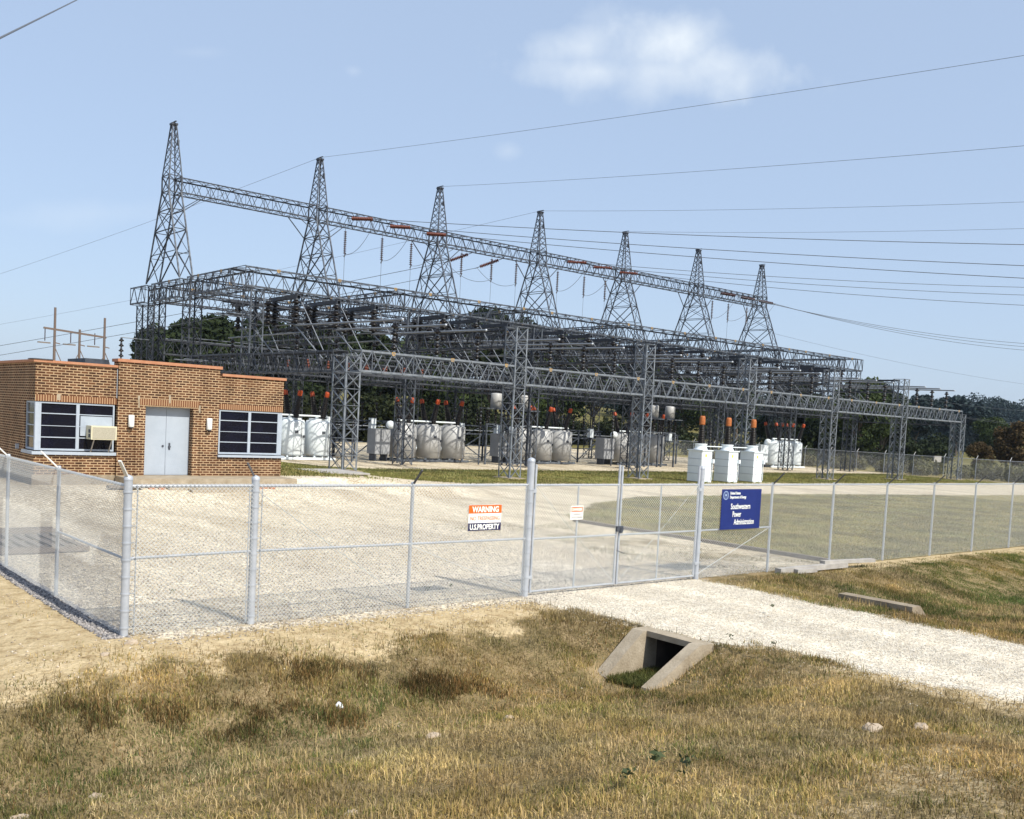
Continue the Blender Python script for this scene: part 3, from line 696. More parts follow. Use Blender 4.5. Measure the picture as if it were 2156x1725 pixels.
def ext(a, b, f): a = Vector(a); b = Vector(b); return a+(b-a)*f
for k, (x, tgt) in enumerate(((37.5, (62.8, 27, 16.0)), (40.9, (63.4, 27, 14.8)), (44.3, (64.0, 27, 14.1)))):
    d = Vector(tgt)-Vector((x, TY-.6, 17.55)); e = dead_end(x, d, 'red tension insulator on the top beam, %s of the left group' % PH[k], jump=(SX[k]+.05, TY-.6, 14.95))
    cond(e, ext(e, tgt, 1.25), .35, '%s conductor of the highest group going right' % ['top', 'middle', 'bottom'][k])
for k, (x, tgt) in enumerate(((59.5, (92, 39, 18.1)), (62.75, (91, 38, 17.2)), (66.2, (90, 37, 16.1)))):
    d = Vector(tgt)-Vector((x, TY-.6, 17.55)); e = dead_end(x, d, 'red tension insulator on the top beam, %s of the middle group' % PH[k], jump=(SX[6+k]+.05, TY-.6, 14.95))
    cond(e, ext(e, tgt, 1.3), .5, '%s conductor of the second group going right' % ['top', 'middle', 'bottom'][k])
for k, (x, tgt) in enumerate(((81.4, (118, 49, 16.4)), (84.8, (120, 49.5, 16.2)), (88.0, (121, 50, 15.9)))):
    d = Vector(tgt)-Vector((x, TY-.6, 17.55)); e = dead_end(x, (d.x, d.y, d.z-1.0), 'dark red tension insulator on the top beam, %s of right group' % PH[k], m='porcelain_brown', jump=(SX[9+k]+.05, TY-.6, 14.95))
    cond(e, ext(e, tgt, 1.4), 1.3, '%s conductor of the lowest group going right' % ['top', 'middle', 'bottom'][k])
for k, x in enumerate((50.2, 53.5)):
    e = dead_end(x, (-.55, .75, -.42) if False else (-.8, .6, -.42), 'red tension insulator sloping down left behind beam, %s one' % ['left', 'right'][k], z=17.1, y0=TY+.62, jump=(SX[4+k], TY-.6, 14.95))
    cond(e, Vector(e)+Vector((-46, 60, -14)), .5, '%s conductor going down left behind the pylons' % ['left', 'right'][k], g='line conductors going off to the left')
GW = 'ground wires from the pylon tips'
for i, tgt in ((1, (45.91, 20, 21.04)), (2, (51.33, 22, 18.59)), (3, (65.06, 27.6, 19.08)), (4, (73.44, 31, 19.19))):
    a = (TX[i], TY, 21.7); cond(a, ext(a, tgt, 1.3), .3, 'thin ground wire going right from the tip of the %s pylon' % ORD[i], .011, 'ground_wire', GW)
cond((TX[1], TY, 21.7), (20, 150, 13.5), .5, 'thin ground wire going down left from the second pylon tip', .012, 'ground_wire', GW)
cond((TX[3], TY, 21.7), (30, 165, 12), .6, 'thin ground wire going down left from the fourth pylon tip', .012, 'ground_wire', GW)
cond((1.6, 10, 5.94), (19.0, 60, 27.45), .0, 'single dark line crossing the top left corner of the sky', .016, 'ground_wire')
for k, (a, b) in enumerate((((91, 60, 9.6), (150, 58, 8.6)), ((91, 58, 8.2), (150, 56, 6.6)), ((91, 56, 7.9), (150, 54, 6.2)), ((88, 64, 14.5), (150, 58, 12.2)))):
    cond(a, b, .6, 'faint thin line far right below the conductors, %s' % ['upper', 'middle', 'lower', 'topmost'][k], .012, 'power_line', 'faint lines at far right')

# right end: three stacks with thin tubes beyond the last tall column are the sixth-bay stacks; the dark beam behind them

# left: insulator with a bar beside the far left column
li = post_insulator('lone black stack with a bar left of the far left column', (22.6, 68, 6.1), 4, .345, .17, .05)
MB().tube((0,0,1.42), (1.9,0,1.42), .03, 6).build('bar', 'tube_alu', li)
MB().tube((0,0,-6.1), (0,0,0), .06, 6).build('stand', 'galv_dark', li)

# ------------------------------------------------------------------ circuit breakers (three round tanks each, bushings, cabinet)
def bushing(mb_p, mb_c, p, d, L_, r0_, r1_, capL, rc, n=13):
    p = Vector(p); d = Vector(d).normalized(); pf = []
    s_ = L_/n
    for k in range(n):
        t = k/n; r_ = r0_*(1-t)+r1_*t; pf += [(r_*.72, k*s_), (r_, k*s_+s_*.3), (r_, k*s_+s_*.55), (r_*.72, k*s_+s_*.9)]
    mb_p.lathe(pf, 12, p, d)
    mb_c.lathe([(0,0),(rc,0),(rc*1.02,capL*.1),(rc,capL*.8),(rc*.75,capL),(0,capL)], 12, p+d*L_, d)
def breaker(label, x0, pitch, Y, mt, r_, loc_label, rim, cab=True, legs=False, z0=.3, z1=2.6):
    t = thing('circuit_breaker', label, 'circuit breaker', (0,0,0), 'oil circuit breakers in a row')
    for k in range(3):
        x = x0+k*pitch
        prof = [(0,z0),(r_*.9,z0),(r_,z0+.12),(r_,z1-.18),(r_*.93,z1),(r_*.5,z1+.06),(0,z1+.08)] if rim else [(0,z0),(r_,z0),(r_,z1),(r_*.97,z1+.02),(r_*.5,z1+.10),(0,z1+.12)]
        tk = MB().lathe(prof, 28, (x,Y,0)).build('tank', mt, t)
        f = MB()
        f.lathe([(r_*.72,0),(r_*.74,.04),(r_*.74,.10),(0,.12)], 20, (x,Y,z1+.03))
        f.tube((x-.25,Y-.25,z1), (x-.25,Y-.25,z1+.28), .13, 10)
        f.build('lid', mt, tk)
        if not rim:
            MB().lathe([(.20,0),(.20,.10),(.12,.14),(0,.15)], 14, (x+r_*.93, Y-.2, 1.0), (1,-.25,0)).build('hand_hole', 'tank_white', tk)
        MB().box((x-.18, Y-r_-.02, 1.75), (x+.06, Y-r_+.03, 1.93)).build('nameplate', 'steel_dark', tk)
        MB().lathe([(0,0),(.09,0),(.09,.05),(0,.06)], 10, (x+r_*.62, Y-r_*.79, 1.55), (.6,-.8,0)).build('gauge', 'steel_dark', tk)
        MB().tube((x+r_*.35, Y-r_*.96, z0+.1), (x+r_*.35, Y-r_*.96, z1-.1), .022, 6).build('conduit', 'cabinet_grey', tk)
        fe = MB()
        for a, b in ((-.6,-.6),(.6,-.6),(.6,.6),(-.6,.6)): fe.box((x+a*r_-.07, Y+b*r_-.07, 0.06), (x+a*r_+.07, Y+b*r_+.07, z0+.02))
        fe.build_each('foot', 'tank_white', tk)
        for s_ in (-1, 1):
            a = MB(); b = MB(); bushing(a, b, (x, Y+s_*.42, z1+.05), (0, s_*.34, 1), 1.62, .25, .155, .34, .155)
            bo = a.build('bushing', 'porcelain_dark', t); b.build('bushing_cap', 'cap_orange', bo)
            MB().tube((x, Y+s_*1.05, z1+1.95), (x+.1, Y+s_*1.3, z1+5.1), .014, 4).build('lead', 'cable', bo)
    MB().tube((x0-.9, Y-.55, z1+.30), (x0+2*pitch+.3, Y-.55, z1+.30), .06, 8).build('link_pipe', 'tank_white', t)
    MB().box((x0-r_-.4, Y-.9, 0.04), (x0+2*pitch+r_, Y-.78, .20)).box((x0-r_-.4, Y+.78, 0.04), (x0+2*pitch+r_, Y+.9, .20)).build_each('skid', 'tank_white' if rim else 'galv', t)
    if cab:
        c = MB().box((x0-2.6, Y-.5, .50), (x0-1.4, Y+.55, 2.25)).build('cabinet', 'cabinet_grey' if not rim else mt, t)
        MB().box((x0-2.55, Y-.515, .55), (x0-2.02, Y-.502, 2.2)).box((x0-1.98, Y-.515, .55), (x0-1.45, Y-.502, 2.2)).build_each('cabinet_door', 'cabinet_grey' if not rim else mt, c)
        MB().box((x0-2.5,Y-.4,.02), (x0-2.4,Y+.4,.5)).box((x0-1.6,Y-.4,.02), (x0-1.5,Y+.4,.5)).build_each('cabinet_leg', 'steel_dark', c)
        MB().lathe([(0,-.3),(.2,-.24),(.3,-.1),(.3,.1),(.2,.24),(0,.3)], 14, (x0-1.3, Y-.3, 2.55)).build('air_receiver', 'tank_white', t)
    return t
breaker('white three tank breaker partly hidden behind the brick building', 28.2, 1.97, 57.8, 'tank_white', .87, '', True, cab=False)
breaker('grey three tank breaker just right of the short front column', 38.9, 2.17, 57.8, 'tank_grey', .95, '', False)
breaker('grey three tank breaker behind the second tall front column', 49.9, 2.12, 57.8, 'tank_grey', .95, '', False)
breaker('grey three tank breaker left of the square white transformers', 61.35, 2.05, 57.8, 'tank_grey', .92, '', False)
breaker('white three tank breaker right of the square white transformers', 83.3, 1.83, 57.8, 'tank_white', .86, '', True)

# square white instrument transformers
tr = thing('instrument_transformer', 'square white transformer with ochre cap, left of the three', 'transformer', (48.8, 39.0, 0), 'square white transformers by the gravel road')
tb_ = MB().box((0,0,.06), (.98,1.12,2.0)).build('tank', 'box_white', tr)
bd = MB()
for z in (.55, 1.02, 1.48): bd.box((-.015,-.015,z), (.995,1.135,z+.03))
bd.box((.30,-.010,.06), (.315,-.001,2.0)); bd.build('seam_shadow', 'seam_shadow_grey', tb_)  # thin strips coloured as the shadow of the seams
MB().box((-.06,-.06,2.0), (1.04,1.18,2.07)).build('lid', 'box_white', tr)
MB().lathe([(.42,0),(.42,.08),(.37,.12),(.37,.30),(.40,.32),(.40,.38),(0,.38)], 20, (.5,.56,2.07)).build('neck', 'box_white', tr)
MB().box((.93,-.16,1.25), (1.06,-.0,1.5)).box((.97,-.08,.15), (1.0,-.05,1.25)).build('valve_box', 'box_white', tr)
MB().box((.62,-.06,.02), (.95,.0,.14)).box((.05,-.06,.02), (.3,.0,.14)).build_each('foot', 'box_white', tr)
MB().box((.30,-.012,1.63), (.46,-.003,1.80)).build('sticker', 'sticker', tr)
a = MB(); b = MB(); bushing(a, b, (.5,.56,2.45), (0,0,1), 1.2, .27, .17, .56, .18, 11)
bo = a.build('bushing', 'porcelain_dark', tr); b.build('bushing_cap', 'cap_ochre', bo)
MB().tube((.5,.68,4.2), (.5,.9,5.3), .014, 4).build('lead', 'cable', bo)
dup(tr, (51.5, 39.0, 0), 'square white transformer with ochre cap, middle of the three'); dup(tr, (54.2, 39.0, 0), 'square white transformer with ochre cap, right of the three')
o = MB().tube((49.3, 39.68, 2.28), (54.7, 39.68, 2.28), .04, 6).build('link_pipe', 'tank_white'); tag(o, 'thin white pipe joining the three square white transformers', 'pipe')

# drum transformers on a platform inside, and the open support frames between the breakers
for k, x in enumerate((45.3, 48.0, 62.5, 64.6)):
    t = thing('drum_transformer', ['pale upright drum on a platform between second and third bays', 'second pale upright drum behind the tall column', 'pale blue grey drum high behind the middle bays', 'right pale drum high behind the middle bays'][k], 'transformer', (x, 55.4, 0), 'drums raised on platforms')
    MB().lathe([(0,4.15),(.42,4.15),(.42,5.15),(.36,5.22),(0,5.25)], 18).build('drum', 'tank_grey', t)
    MB().box((-1.2,-.5,4.05), (1.2,.5,4.13)).build('platform', 'galv', t)
    for a_ in (-.8, 0, .8): MB().lathe(stack_profile(5, .2, .12, .05), 8, (a_,0,3.0)).build('insulator_leg', 'porcelain_dark', t)
    MB().bar((-.8,0,0), (-.8,0,3.0), .12).bar((.8,0,0), (.8,0,3.0), .12).bar((0,0,2.9), (0,0,3.1), .1).bar((-.8,0,2.95), (.8,0,2.95), .1).build('stand', 'galv', t)
fr = thing('switch_rack', 'open steel support frame between first and second breaker', 'support frame', (44.9, 60.5, 0), 'low support frames between the breakers')
m = MB()
for x in (0, 3.4, 6.0): m.bar((x,0,0), (x,0,2.75), .11)
for z in (2.1, 2.75): m.bar((-.3,0,z), (6.3,0,z), .10)
m.bar((0,0,1.2), (6,0,1.2), .07)
for a_, b_ in ((0,1.7),(1.7,3.4),(3.4,4.7),(4.7,6.0)): m.bar((a_,0,2.1), (b_,0,2.75), .05); 
m.bar((0,0,.2), (3.4,0,2.1), .07).bar((3.4,0,.2), (0,0,2.1), .07).bar((3.4,0,.2), (6,0,2.1), .07); m.build('frame', 'galv', fr)
for x in (.5, 1.6, 2.7, 3.9, 5.1): MB().lathe(stack_profile(5, .26, .10, .045), 8, (x,0,2.8)).build('insulator', 'porcelain_dark', fr)
MB().box((4.6,-.2,2.2), (5.0,.2,2.95)).box((1.0,-.2,2.2), (1.35,.2,2.9)).build_each('control_box', 'tank_white', fr)
for x, lb in ((33.2, 'open steel support frame left of the first grey breaker'), (55.4, 'open steel support frame between second and third breaker'), (65.8, 'open steel support frame right of the third grey breaker')): dup(fr, (x, 60.5, 0), lb)
fl = post_insulator('slim dark insulator column standing in the first bay', (36.9, 55.4, 2.2), 7, .27, .10, .05, group='slim insulator columns inside the yard')
MB().tube((0,0,-2.2), (0,0,0), .06, 6).build('stand', 'galv', fl); MB().tube((0,0,1.9), (0,0,3.2), .015, 4).build('lead', 'cable', fl)
for k, (x, y) in enumerate(((43.6, 55.0), (45.9, 54.6), (47.7, 55.6), (58.3, 56.0), (33.4, 55.5), (68.5, 54.0), (73.5, 56), (76.2, 56))):
    dup(fl, (x, y, 2.2), 'slim dark insulator column inside the yard, %s from the left' % ORD[k+1] if k != 4 else 'slim dark insulator column left of the first grey breaker')

# ------------------------------------------------------------------ brick building
bld = thing('brick_building', 'low flat roofed brick control building with grey double door', 'building', (0,0,0))
YF = 33.0; FL = .75; YB = 42.0; YL = YF+.12
W = MB()
def wall_x(x0, x1, y, z0, z1, th=.25): W.box((x0, y, z0), (x1, y+th, z1))
wall_x(8.41, 10.92, YL, FL, 1.50); wall_x(8.41, 10.92, YL, 3.08, 4.30)                 # left wing
wall_x(10.92, 11.83, YF, FL, 4.50); wall_x(11.83, 13.47, YF, 3.08, 4.50); wall_x(13.47, 14.40, YF, FL, 4.50)
wall_x(14.40, 16.86, YF, FL, 1.50); wall_x(14.40, 16.86, YF, 3.10, 4.27)
W.box((11.83, YF+.25, 3.08), (13.47, YF+.6, 3.3)); W.box((11.58, YF+.25, FL), (11.83, YF+.6, 3.3)); W.box((13.47, YF+.25, FL), (13.72, YF+.6, 3.3))
W.box((8.41, YL+.25, FL), (8.66, YB, 1.50)); W.box((8.41, YL+.25, 3.08), (8.66, YB, 4.30)); W.box((8.41, YL+1.15, 1.50), (8.66, YB, 3.08))
W.box((16.61, YF+.25, FL), (16.86, YB, 1.50)); W.box((16.61, YF+.25, 3.10), (16.86, YB, 4.27)); W.box((16.61, YF+1.15, 1.5), (16.86, YB, 3.10))
W.box((8.66, YB-.25, FL), (16.61, YB, 4.27))
W.box((10.921, YF+.25, 4.27), (14.399, YF+.5, 4.50))
W.build('wall', 'brick', bld)
MB().box((11.50, YF-.025, FL+.02), (11.57, YF-.001, 3.2)).box((13.73, YF-.025, FL+.02), (13.80, YF-.001, 3.2)).build_each('pilaster_trim', 'brick', bld)
MB().box((8.66, YL+.25, 4.05), (16.61, YB-.25, 4.12)).build('roof', 'roof', bld)
cp = MB().box((8.34, YL-.06, 4.30), (10.915, YL+.30, 4.38)).box((10.86, YF-.06, 4.50), (14.46, YF+.54, 4.60)).box((14.465, YF-.06, 4.27), (16.93, YF+.30, 4.36))
cp.box((8.34, YL+.302, 4.30), (8.72, YB+.05, 4.38)).box((16.56, YF+.302, 4.27), (16.93, YB+.05, 4.36)); cp.build_each('coping', 'coping', bld)
MB().box((8.30, YL-.09, 4.382), (8.9, YL+.5, 4.41)).build('flashing', 'galv_dark', bld)
MB().box((10.5, YF+2.2, 4.13), (11.3, YF+4.2, 4.62)).build('roof_unit', 'galv_dark', bld)
so_ = MB().box((8.415, YL-.012, 3.085), (10.915, YL-.001, 3.29)).box((14.41, YF-.012, 3.105), (16.85, YF-.001, 3.30)); so_.build_each('soldier_course', 'soldier', bld)
MB().box((11.62, YF-.012, 3.12), (13.68, YF-.001, 3.33)).build('door_soldier_course', 'soldier', bld)
MB().box((9.05, YL-.016, 3.14), (9.16, YL-.013, 3.33)).box((11.56, YF-.016, 3.02), (11.62, YF-.013, 3.42)).box((12.60, YF-.016, 3.22), (12.66, YF-.013, 3.50)).box((13.66, YF-.016, 2.95), (13.72, YF-.013, 3.2)).build_each('lime_stain', 'concrete', bld)
MB().box((8.36, YL-.02, 0), (10.95, YL+.3, .748)).box((8.36, YL+.302, 0), (8.7, YB, .748)).build_each('foundation', 'concrete_old', bld)
MB().box((16.5, YF+.02, 0), (16.84, YB, .748)).box((10.93, YF+.02, 0), (16.5, YF+.3, .748)).build_each('foundation', 'concrete_old', bld)
MB().box((8.7, YF+.3, .5), (16.5, YB-.3, .72)).build('floor_slab', 'concrete_old', bld)
MB().box((10.895, YL-.03, 3.3), (10.912, YL-.002, 4.25)).build('flashing_strip', 'white_metal', bld)
dr = MB().box((11.83, YF+.30, FL), (12.645, YF+.35, 3.08)).build('door_leaf', 'door_paint', bld); MB().tube((12.55, YF+.27, 1.75), (12.55, YF+.30, 1.75), .035, 8).build('door_knob', 'steel_dark', dr)
dr = MB().box((12.655, YF+.30, FL), (13.47, YF+.35, 3.08)).build('door_leaf', 'door_paint', bld); MB().tube((12.78, YF+.26, 1.73), (12.78, YF+.30, 1.73), .045, 8).box((12.75,YF+.285,1.62), (12.81,YF+.298,1.86)).build('door_knob', 'steel_dark', dr)
for x0_ in (11.85, 12.67): MB().box((x0_, YF+.291, FL+.03), (x0_+.78, YF+.298, FL+.33)).build_each('kick_plate', 'door_paint', bld)
def window(x0, x1, z0, z1, y, side=None, panel=False):
    f = MB(); xm = (x0+x1)/2
    f.box((x0, y+.02, z1-.05), (x1, y+.10, z1)).box((x0, y+.02, z0), (x1, y+.10, z0+.06))
    f.box((x0, y+.02, z0+.06), (x0+.05, y+.10, z1-.05)).box((xm-.05, y+.015, z0+.06), (xm+.05, y+.105, z1-.05)).box((x1-.05, y+.02, z0+.06), (x1, y+.10, z1-.05))
    hs = [z0+(z1-z0)*q for q in (.27, .51, .76)]
    for a_, b_ in ((x0+.05, xm-.05), (xm+.05, x1-.05)):
        for j, z in enumerate(hs):
            if panel and a_ > xm and j < 2: continue
            f.box((a_, y+.03, z-.012 if j != 1 else z-.009), (b_, y+.09, z+.018 if j != 1 else z+.009))
    fo = f.build('window_frame', 'white_metal', bld)
    MB().box((x0+.05, y+.06, z0+.06), (xm-.05, y+.065, z1-.05)).build('pane', 'glass_dark', fo)
    MB().box((xm+.05, y+.06, z0+.06), (x1-.05, y+.065, z1-.05)).build('pane', 'glass_dark', fo)
    return fo
wl = window(8.56, 10.86, 1.53, 3.07, YL); MB().box((9.80, YL+.035, 2.02), (10.80, YL+.055, 2.66)).build('blank_panel', 'white_metal', wl)
wr = window(14.42, 16.72, 1.53, 3.09, YF)
# corner posts, the side lights round the corners, and the sills
s = MB().box((8.43, YL+.02, 1.53), (8.558, YL+.14, 3.07)); s.build('corner_post', 'white_metal', bld)
MB().box((16.722, YF+.02, 1.53), (16.85, YF+.14, 3.09)).build('corner_post', 'white_metal', bld)
for xa, xb, y, z1 in ((8.45, 8.53, YL, 3.07), (16.75, 16.83, YF, 3.09)):
    f = MB().box((xa, y+.142, z1-.05), (xb, y+1.14, z1)).box((xa, y+.142, 1.53), (xb, y+1.14, 1.59)).box((xa, y+1.09, 1.59), (xb, y+1.14, z1-.05))
    for q in (.27, .51, .76): f.box((xa+.005, y+.142, 1.53+(z1-1.53)*q-.015), (xb-.005, y+1.09, 1.53+(z1-1.53)*q+.015))
    fo = f.build('side_window_frame', 'white_metal', bld); MB().box((xa+.035, y+.142, 1.59), (xa+.04, y+1.09, z1-.05)).build('pane', 'glass_pale' if xa < 10 else 'glass_dark', fo)
MB().box((8.33, YL-.09, 1.40), (10.915, YL+.06, 1.50)).box((8.33, YL+.062, 1.40), (8.45, YL+1.2, 1.50)).box((14.38, YF-.09, 1.42), (16.95, YF+.06, 1.50)).box((16.82, YF+.062, 1.42), (16.95, YF+1.2, 1.50)).build_each('sill', 'white_metal', bld)
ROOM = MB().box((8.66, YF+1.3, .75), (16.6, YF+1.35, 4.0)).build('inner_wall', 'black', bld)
for x in (11.33, 14.02):
    t_ = thing('wall_lamp', 'white cylinder wall lamp %s of the grey double door' % ('left' if x < 12 else 'right'), 'lamp', (x, YF-.10, 2.33), 'wall lamps beside the door')
    MB().lathe([(0,.04),(.08,.04),(.095,.06),(.095,.42),(.08,.44),(0,.44)], 16).build('shade', 'lamp_glass', t_)
    MB().lathe([(0,0),(.06,0),(.075,.04),(0,.04)], 12).box((-.04,.0,.1), (.04,.10,.3)).build('base', 'steel_dark', t_)
ac = thing('air_conditioner', 'cream window air conditioner on brackets in the left window', 'air conditioner', (9.98, YL-.50, 1.93))
MB().box((0,0,0), (.80,.52,.44)).build('case', 'ac_cream', ac); MB().box((.04,-.012,.03), (.76,-.002,.40)).build('grille', 'ac_grill', ac)
MB().box((-.012,.10,.06), (-.002,.26,.17)).box((-.012,.10,.21), (-.002,.26,.32)).build_each('side_vent', 'steel_dark', ac)
MB().bar((.12,.08,0), (.12,.46,-.46), .03).bar((.68,.08,0), (.68,.46,-.46), .03).build_each('bracket', 'wood_pale', ac)
mt = tag(MB().box((0,0,0), (.10,.05,.16)).build('meter_box', 'white_metal', None, (8.31, YF+1.9, 1.48)), 'small grey box on the side wall by the corner window', 'box')
pch = thing('porch', 'long concrete porch slab with broken steps at the door', 'porch', (0,0,0))
MB().box((10.9, 31.75, .50), (16.88, 33.015, .742)).build('slab', 'concrete', pch)
MB().box((11.2, 32.2, -.1), (16.6, 32.98, .498)).build('base_wall', 'concrete_old', pch)
MB().box((12.1, 31.35, -.1), (15.0, 31.748, .57)).build('step', 'concrete', pch); MB().box((12.7, 30.95, -.1), (15.05, 31.348, .43)).build('step', 'concrete', pch)
o = MB().box((10.2, 31.45, .46), (11.3, 31.7, .54)).box((10.3,31.5,.2), (10.5,31.66,.46)).build('plank', 'wood_grey'); tag(o, 'grey plank lying at the left end of the porch', 'plank')
brk = None
for k, (x, y) in enumerate(((15.3, 31.5), (15.55, 31.55), (15.8, 31.5), (11.6, 31.6), (11.9, 31.55))):
    lb = 'loose dark brick under the %s end of the porch' % ('right' if k < 3 else 'left')
    o = MB().box((-.1,-.05,0), (.1,.05,.07)).build('loose_brick', 'coping', None, (x, y, .40)) if brk is None else brk.copy()
    if brk is None: brk = o
    else: COL.objects.link(o); o.location = (x, y, .40)
    tag(o, lb, 'brick', 'loose bricks at the porch')
# concrete slab box right of the building
pb = thing('slab_box', 'low box with flat concrete lid at the foot of short column', 'box', (0,0,0))
MB().box((20.45, 36.1, .25), (22.55, 38.8, .60)).build('side', 'wood_grey', pb); MB().box((20.38, 36.02, .602), (22.63, 38.88, .66)).build('lid', 'wood_pale', pb)

# ------------------------------------------------------------------ chain link fences
def mesh_panel(p0, p1, zb, zt, sp=.062, r=.0036):
    p0 = np.array(p0[:2], float); p1 = np.array(p1[:2], float); Ln = np.linalg.norm(p1-p0); e = (p1-p0)/Ln; nr = np.array([-e[1], e[0]])
    hh = zt-zb; A = []; B = []
    for sgn, off in ((1, .003), (-1, -.003)):
        ks = np.arange(-hh if sgn > 0 else 0, Ln if sgn > 0 else Ln+hh, sp)
        for s0 in ks:
            # s = s0 + sgn*(z-zb)
            if sgn > 0: za, zb_ = max(0, -s0), min(hh, Ln-s0)
            else: za, zb_ = max(0, s0-Ln), min(hh, s0)
            if zb_-za < .02: continue
            for z, Lst in ((za, A), (zb_, B)):
                s_ = s0+sgn*z; q = p0+e*s_+nr*off; Lst.append((q[0], q[1], zb+z))
    A = np.array(A); B = np.array(B); d = B-A; d /= np.linalg.norm(d, axis=1)[:, None]
    n3_ = np.array([nr[0], nr[1], 0]); b = np.cross(d, n3_)
    V_ = np.stack([A+n3_*r, A-n3_*r*.5+b*r*.87, A-n3_*r*.5-b*r*.87, B+n3_*r, B-n3_*r*.5+b*r*.87, B-n3_*r*.5-b*r*.87], 1).reshape(-1, 3)
    n = len(A); base_ = (np.arange(n)*6)[:, None, None]
    F = (np.array([[0,1,4,3],[1,2,5,4],[2,0,3,5]])[None]+base_).reshape(-1, 4)
    return V_, F
def np_mesh(name, V_, F, m, parent=None, tint=None):
    me = bpy.data.meshes.new(name); k = F.shape[1]
    me.vertices.add(len(V_)); me.vertices.foreach_set('co', V_.astype(np.float32).ravel())
    me.loops.add(len(F)*k); me.loops.foreach_set('vertex_index', F.astype(np.int32).ravel())
    me.polygons.add(len(F)); me.polygons.foreach_set('loop_start', np.arange(0, len(F)*k, k, dtype=np.int32)); me.polygons.foreach_set('loop_total', np.full(len(F), k, np.int32))
    if tint is not None:
        a = me.attributes.new('tint', 'FLOAT_COLOR', 'POINT'); a.data.foreach_set('color', tint.astype(np.float32).ravel())
    me.update(); me.materials.append(M[m]); o = bpy.data.objects.new(name, me); COL.objects.link(o)
    if parent: o.parent = parent
    return o
RH = 2.06
def post(parent, x, y, r_, h, arm=None, am='arm_dark', bands=0, bdir=(1,0)):
    p = MB().tube((x,y,-.1), (x,y,h), r_, 12 if r_ > .04 else 8).build('post', 'pipe', parent)
    c = MB().lathe([(r_*1.08,-.03),(r_*1.08,.01),(r_*.8,.03),(0,.05 if r_ > .04 else .03)], 12, (x,y,h)); c.build('cap', 'pipe', p)
    if arm: 
        MB().bar((x,y,h-.02), (x+arm[0],y+arm[1],h+arm[2]), .045 if r_ > .04 else .032, .022).build('barb_arm', am, p)
    if bands:
        b = MB()
        for k in range(bands):
            z = .12+k*(RH-.2)/(bands-1); b.tube((x,y,z-.012), (x,y,z+.012), r_*1.13, 12)
            b.bar((x,y,z), (x+bdir[0]*(r_+.07), y+bdir[1]*(r_+.07), z), .022, .008)
            if len(bdir) > 2: b.bar((x,y,z), (x+bdir[2]*(r_+.07), y+bdir[3]*(r_+.07), z), .022, .008)
        b.build('tension_band', 'pipe', p)
    return p
# side fence running back along the left
fs = thing('chain_link_fence', 'left side chain link fence running back past the building', 'fence', (0,0,0))
cpst = post(fs, 4.6, 13.4, .057, 2.17, (-.17,-.14,.24), 'arm_light', 9, (1, 0, 0, 1))
yy = [16.6, 19.8, 23.0, 26.2, 29.4, 32.6, 35.8]
for y in yy: post(fs, 4.6, y, .03, 2.09, (-.28, 0, .26), 'arm_light')
MB().tube((4.6,13.4,RH), (4.6,36,RH), .021, 8).tube((4.6,13.4,1.06), (4.6,16.6,1.06), .02, 8).build_each('rail', 'pipe', fs)
V_, F = mesh_panel((4.56, 13.42), (4.56, 36), .02, RH+.035, .062, .0029); np_mesh('wire_mesh', V_, F, 'wire', fs)
# front fence left of the gate
ff = thing('chain_link_fence', 'front chain link fence between the corner and the gate', 'fence', (0,0,0))
post(ff, 6.45, 13.4, .057, 2.17, (-.13,.02,.23), 'arm_dark', 9, (1, 0, -1, 0)); post(ff, 9.26, 13.4, .03, 2.09, (0,-.25,.24))
gp = post(ff, 11.86, 13.4, .068, 2.52, None, '', 9, (-1, 0, 1, 0))
MB().tube((4.6,13.4,RH), (11.86,13.4,RH), .021, 8).tube((4.6,13.4,1.07), (6.45,13.4,1.09), .02, 8).tube((6.45,13.4,1.09), (11.86,13.4,1.07), .02, 8).build_each('rail', 'pipe', ff)
V_, F = mesh_panel((4.66, 13.36), (11.80, 13.36), .02, RH+.035); np_mesh('wire_mesh', V_, F, 'wire', ff)
MB().tube((6.5,13.42,1.98), (9.24,13.42,.12), .006, 4).tube((9.28,13.42,1.05), (11.8,13.42,.10), .006, 4).build_each('truss_rod', 'wire', ff)
MB().tube((4.72,13.37,.03), (4.72,13.37,RH), .009, 4).tube((6.55,13.37,.03), (6.55,13.37,RH), .009, 4).tube((6.35,13.37,.03), (6.35,13.37,RH), .009, 4).tube((11.74,13.37,.03), (11.74,13.37,RH), .009, 4).build_each('tension_bar', 'pipe', ff)
MB().wire((4.6,13.37,.13), (11.8,13.37,.10), .02, .004, 10, 3).build('bottom_wire', 'cable', ff)
# the double gate
def gate_leaf(label, x0, x1, side):
    g = thing('gate_leaf', label, 'gate', (0,0,0), 'leaves of the double gate')
    y = 13.38; m = MB()
    xa, xb = x0+.02, x1-.02
    m.tube((xa,y,.06), (xa,y,2.44), .024, 8).tube((xb,y,.06), (xb,y,2.46), .024, 8)
    m.tube((xa,y,RH), (xb,y,RH), .021, 8).tube((xa,y,1.06), (xb,y,1.06), .019, 8).tube((xa,y,.08), (xb,y,.08), .021, 8)
    xm = (xa+xb)/2; m.tube((xm,y,.08), (xm,y,RH), .017, 8); m.build('frame', 'pipe', g)
    m = MB().tube((xa,y-.01,RH if side < 0 else .1), (xb,y-.01,.1 if side < 0 else RH), .005, 4); m.build('cross_cable', 'wire', g)
    V_, F = mesh_panel((xa, y-.02), (xb, y-.02), .08, RH+.02); np_mesh('wire_mesh', V_, F, 'wire', g)
    hx = x0-.03 if side < 0 else x1+.03
    h = MB()
    for z in (.35, 1.95): h.box((hx-.06, y-.035, z-.03), (hx+.06, y+.035, z+.03))
    h.build_each('hinge', 'pipe', g); return g
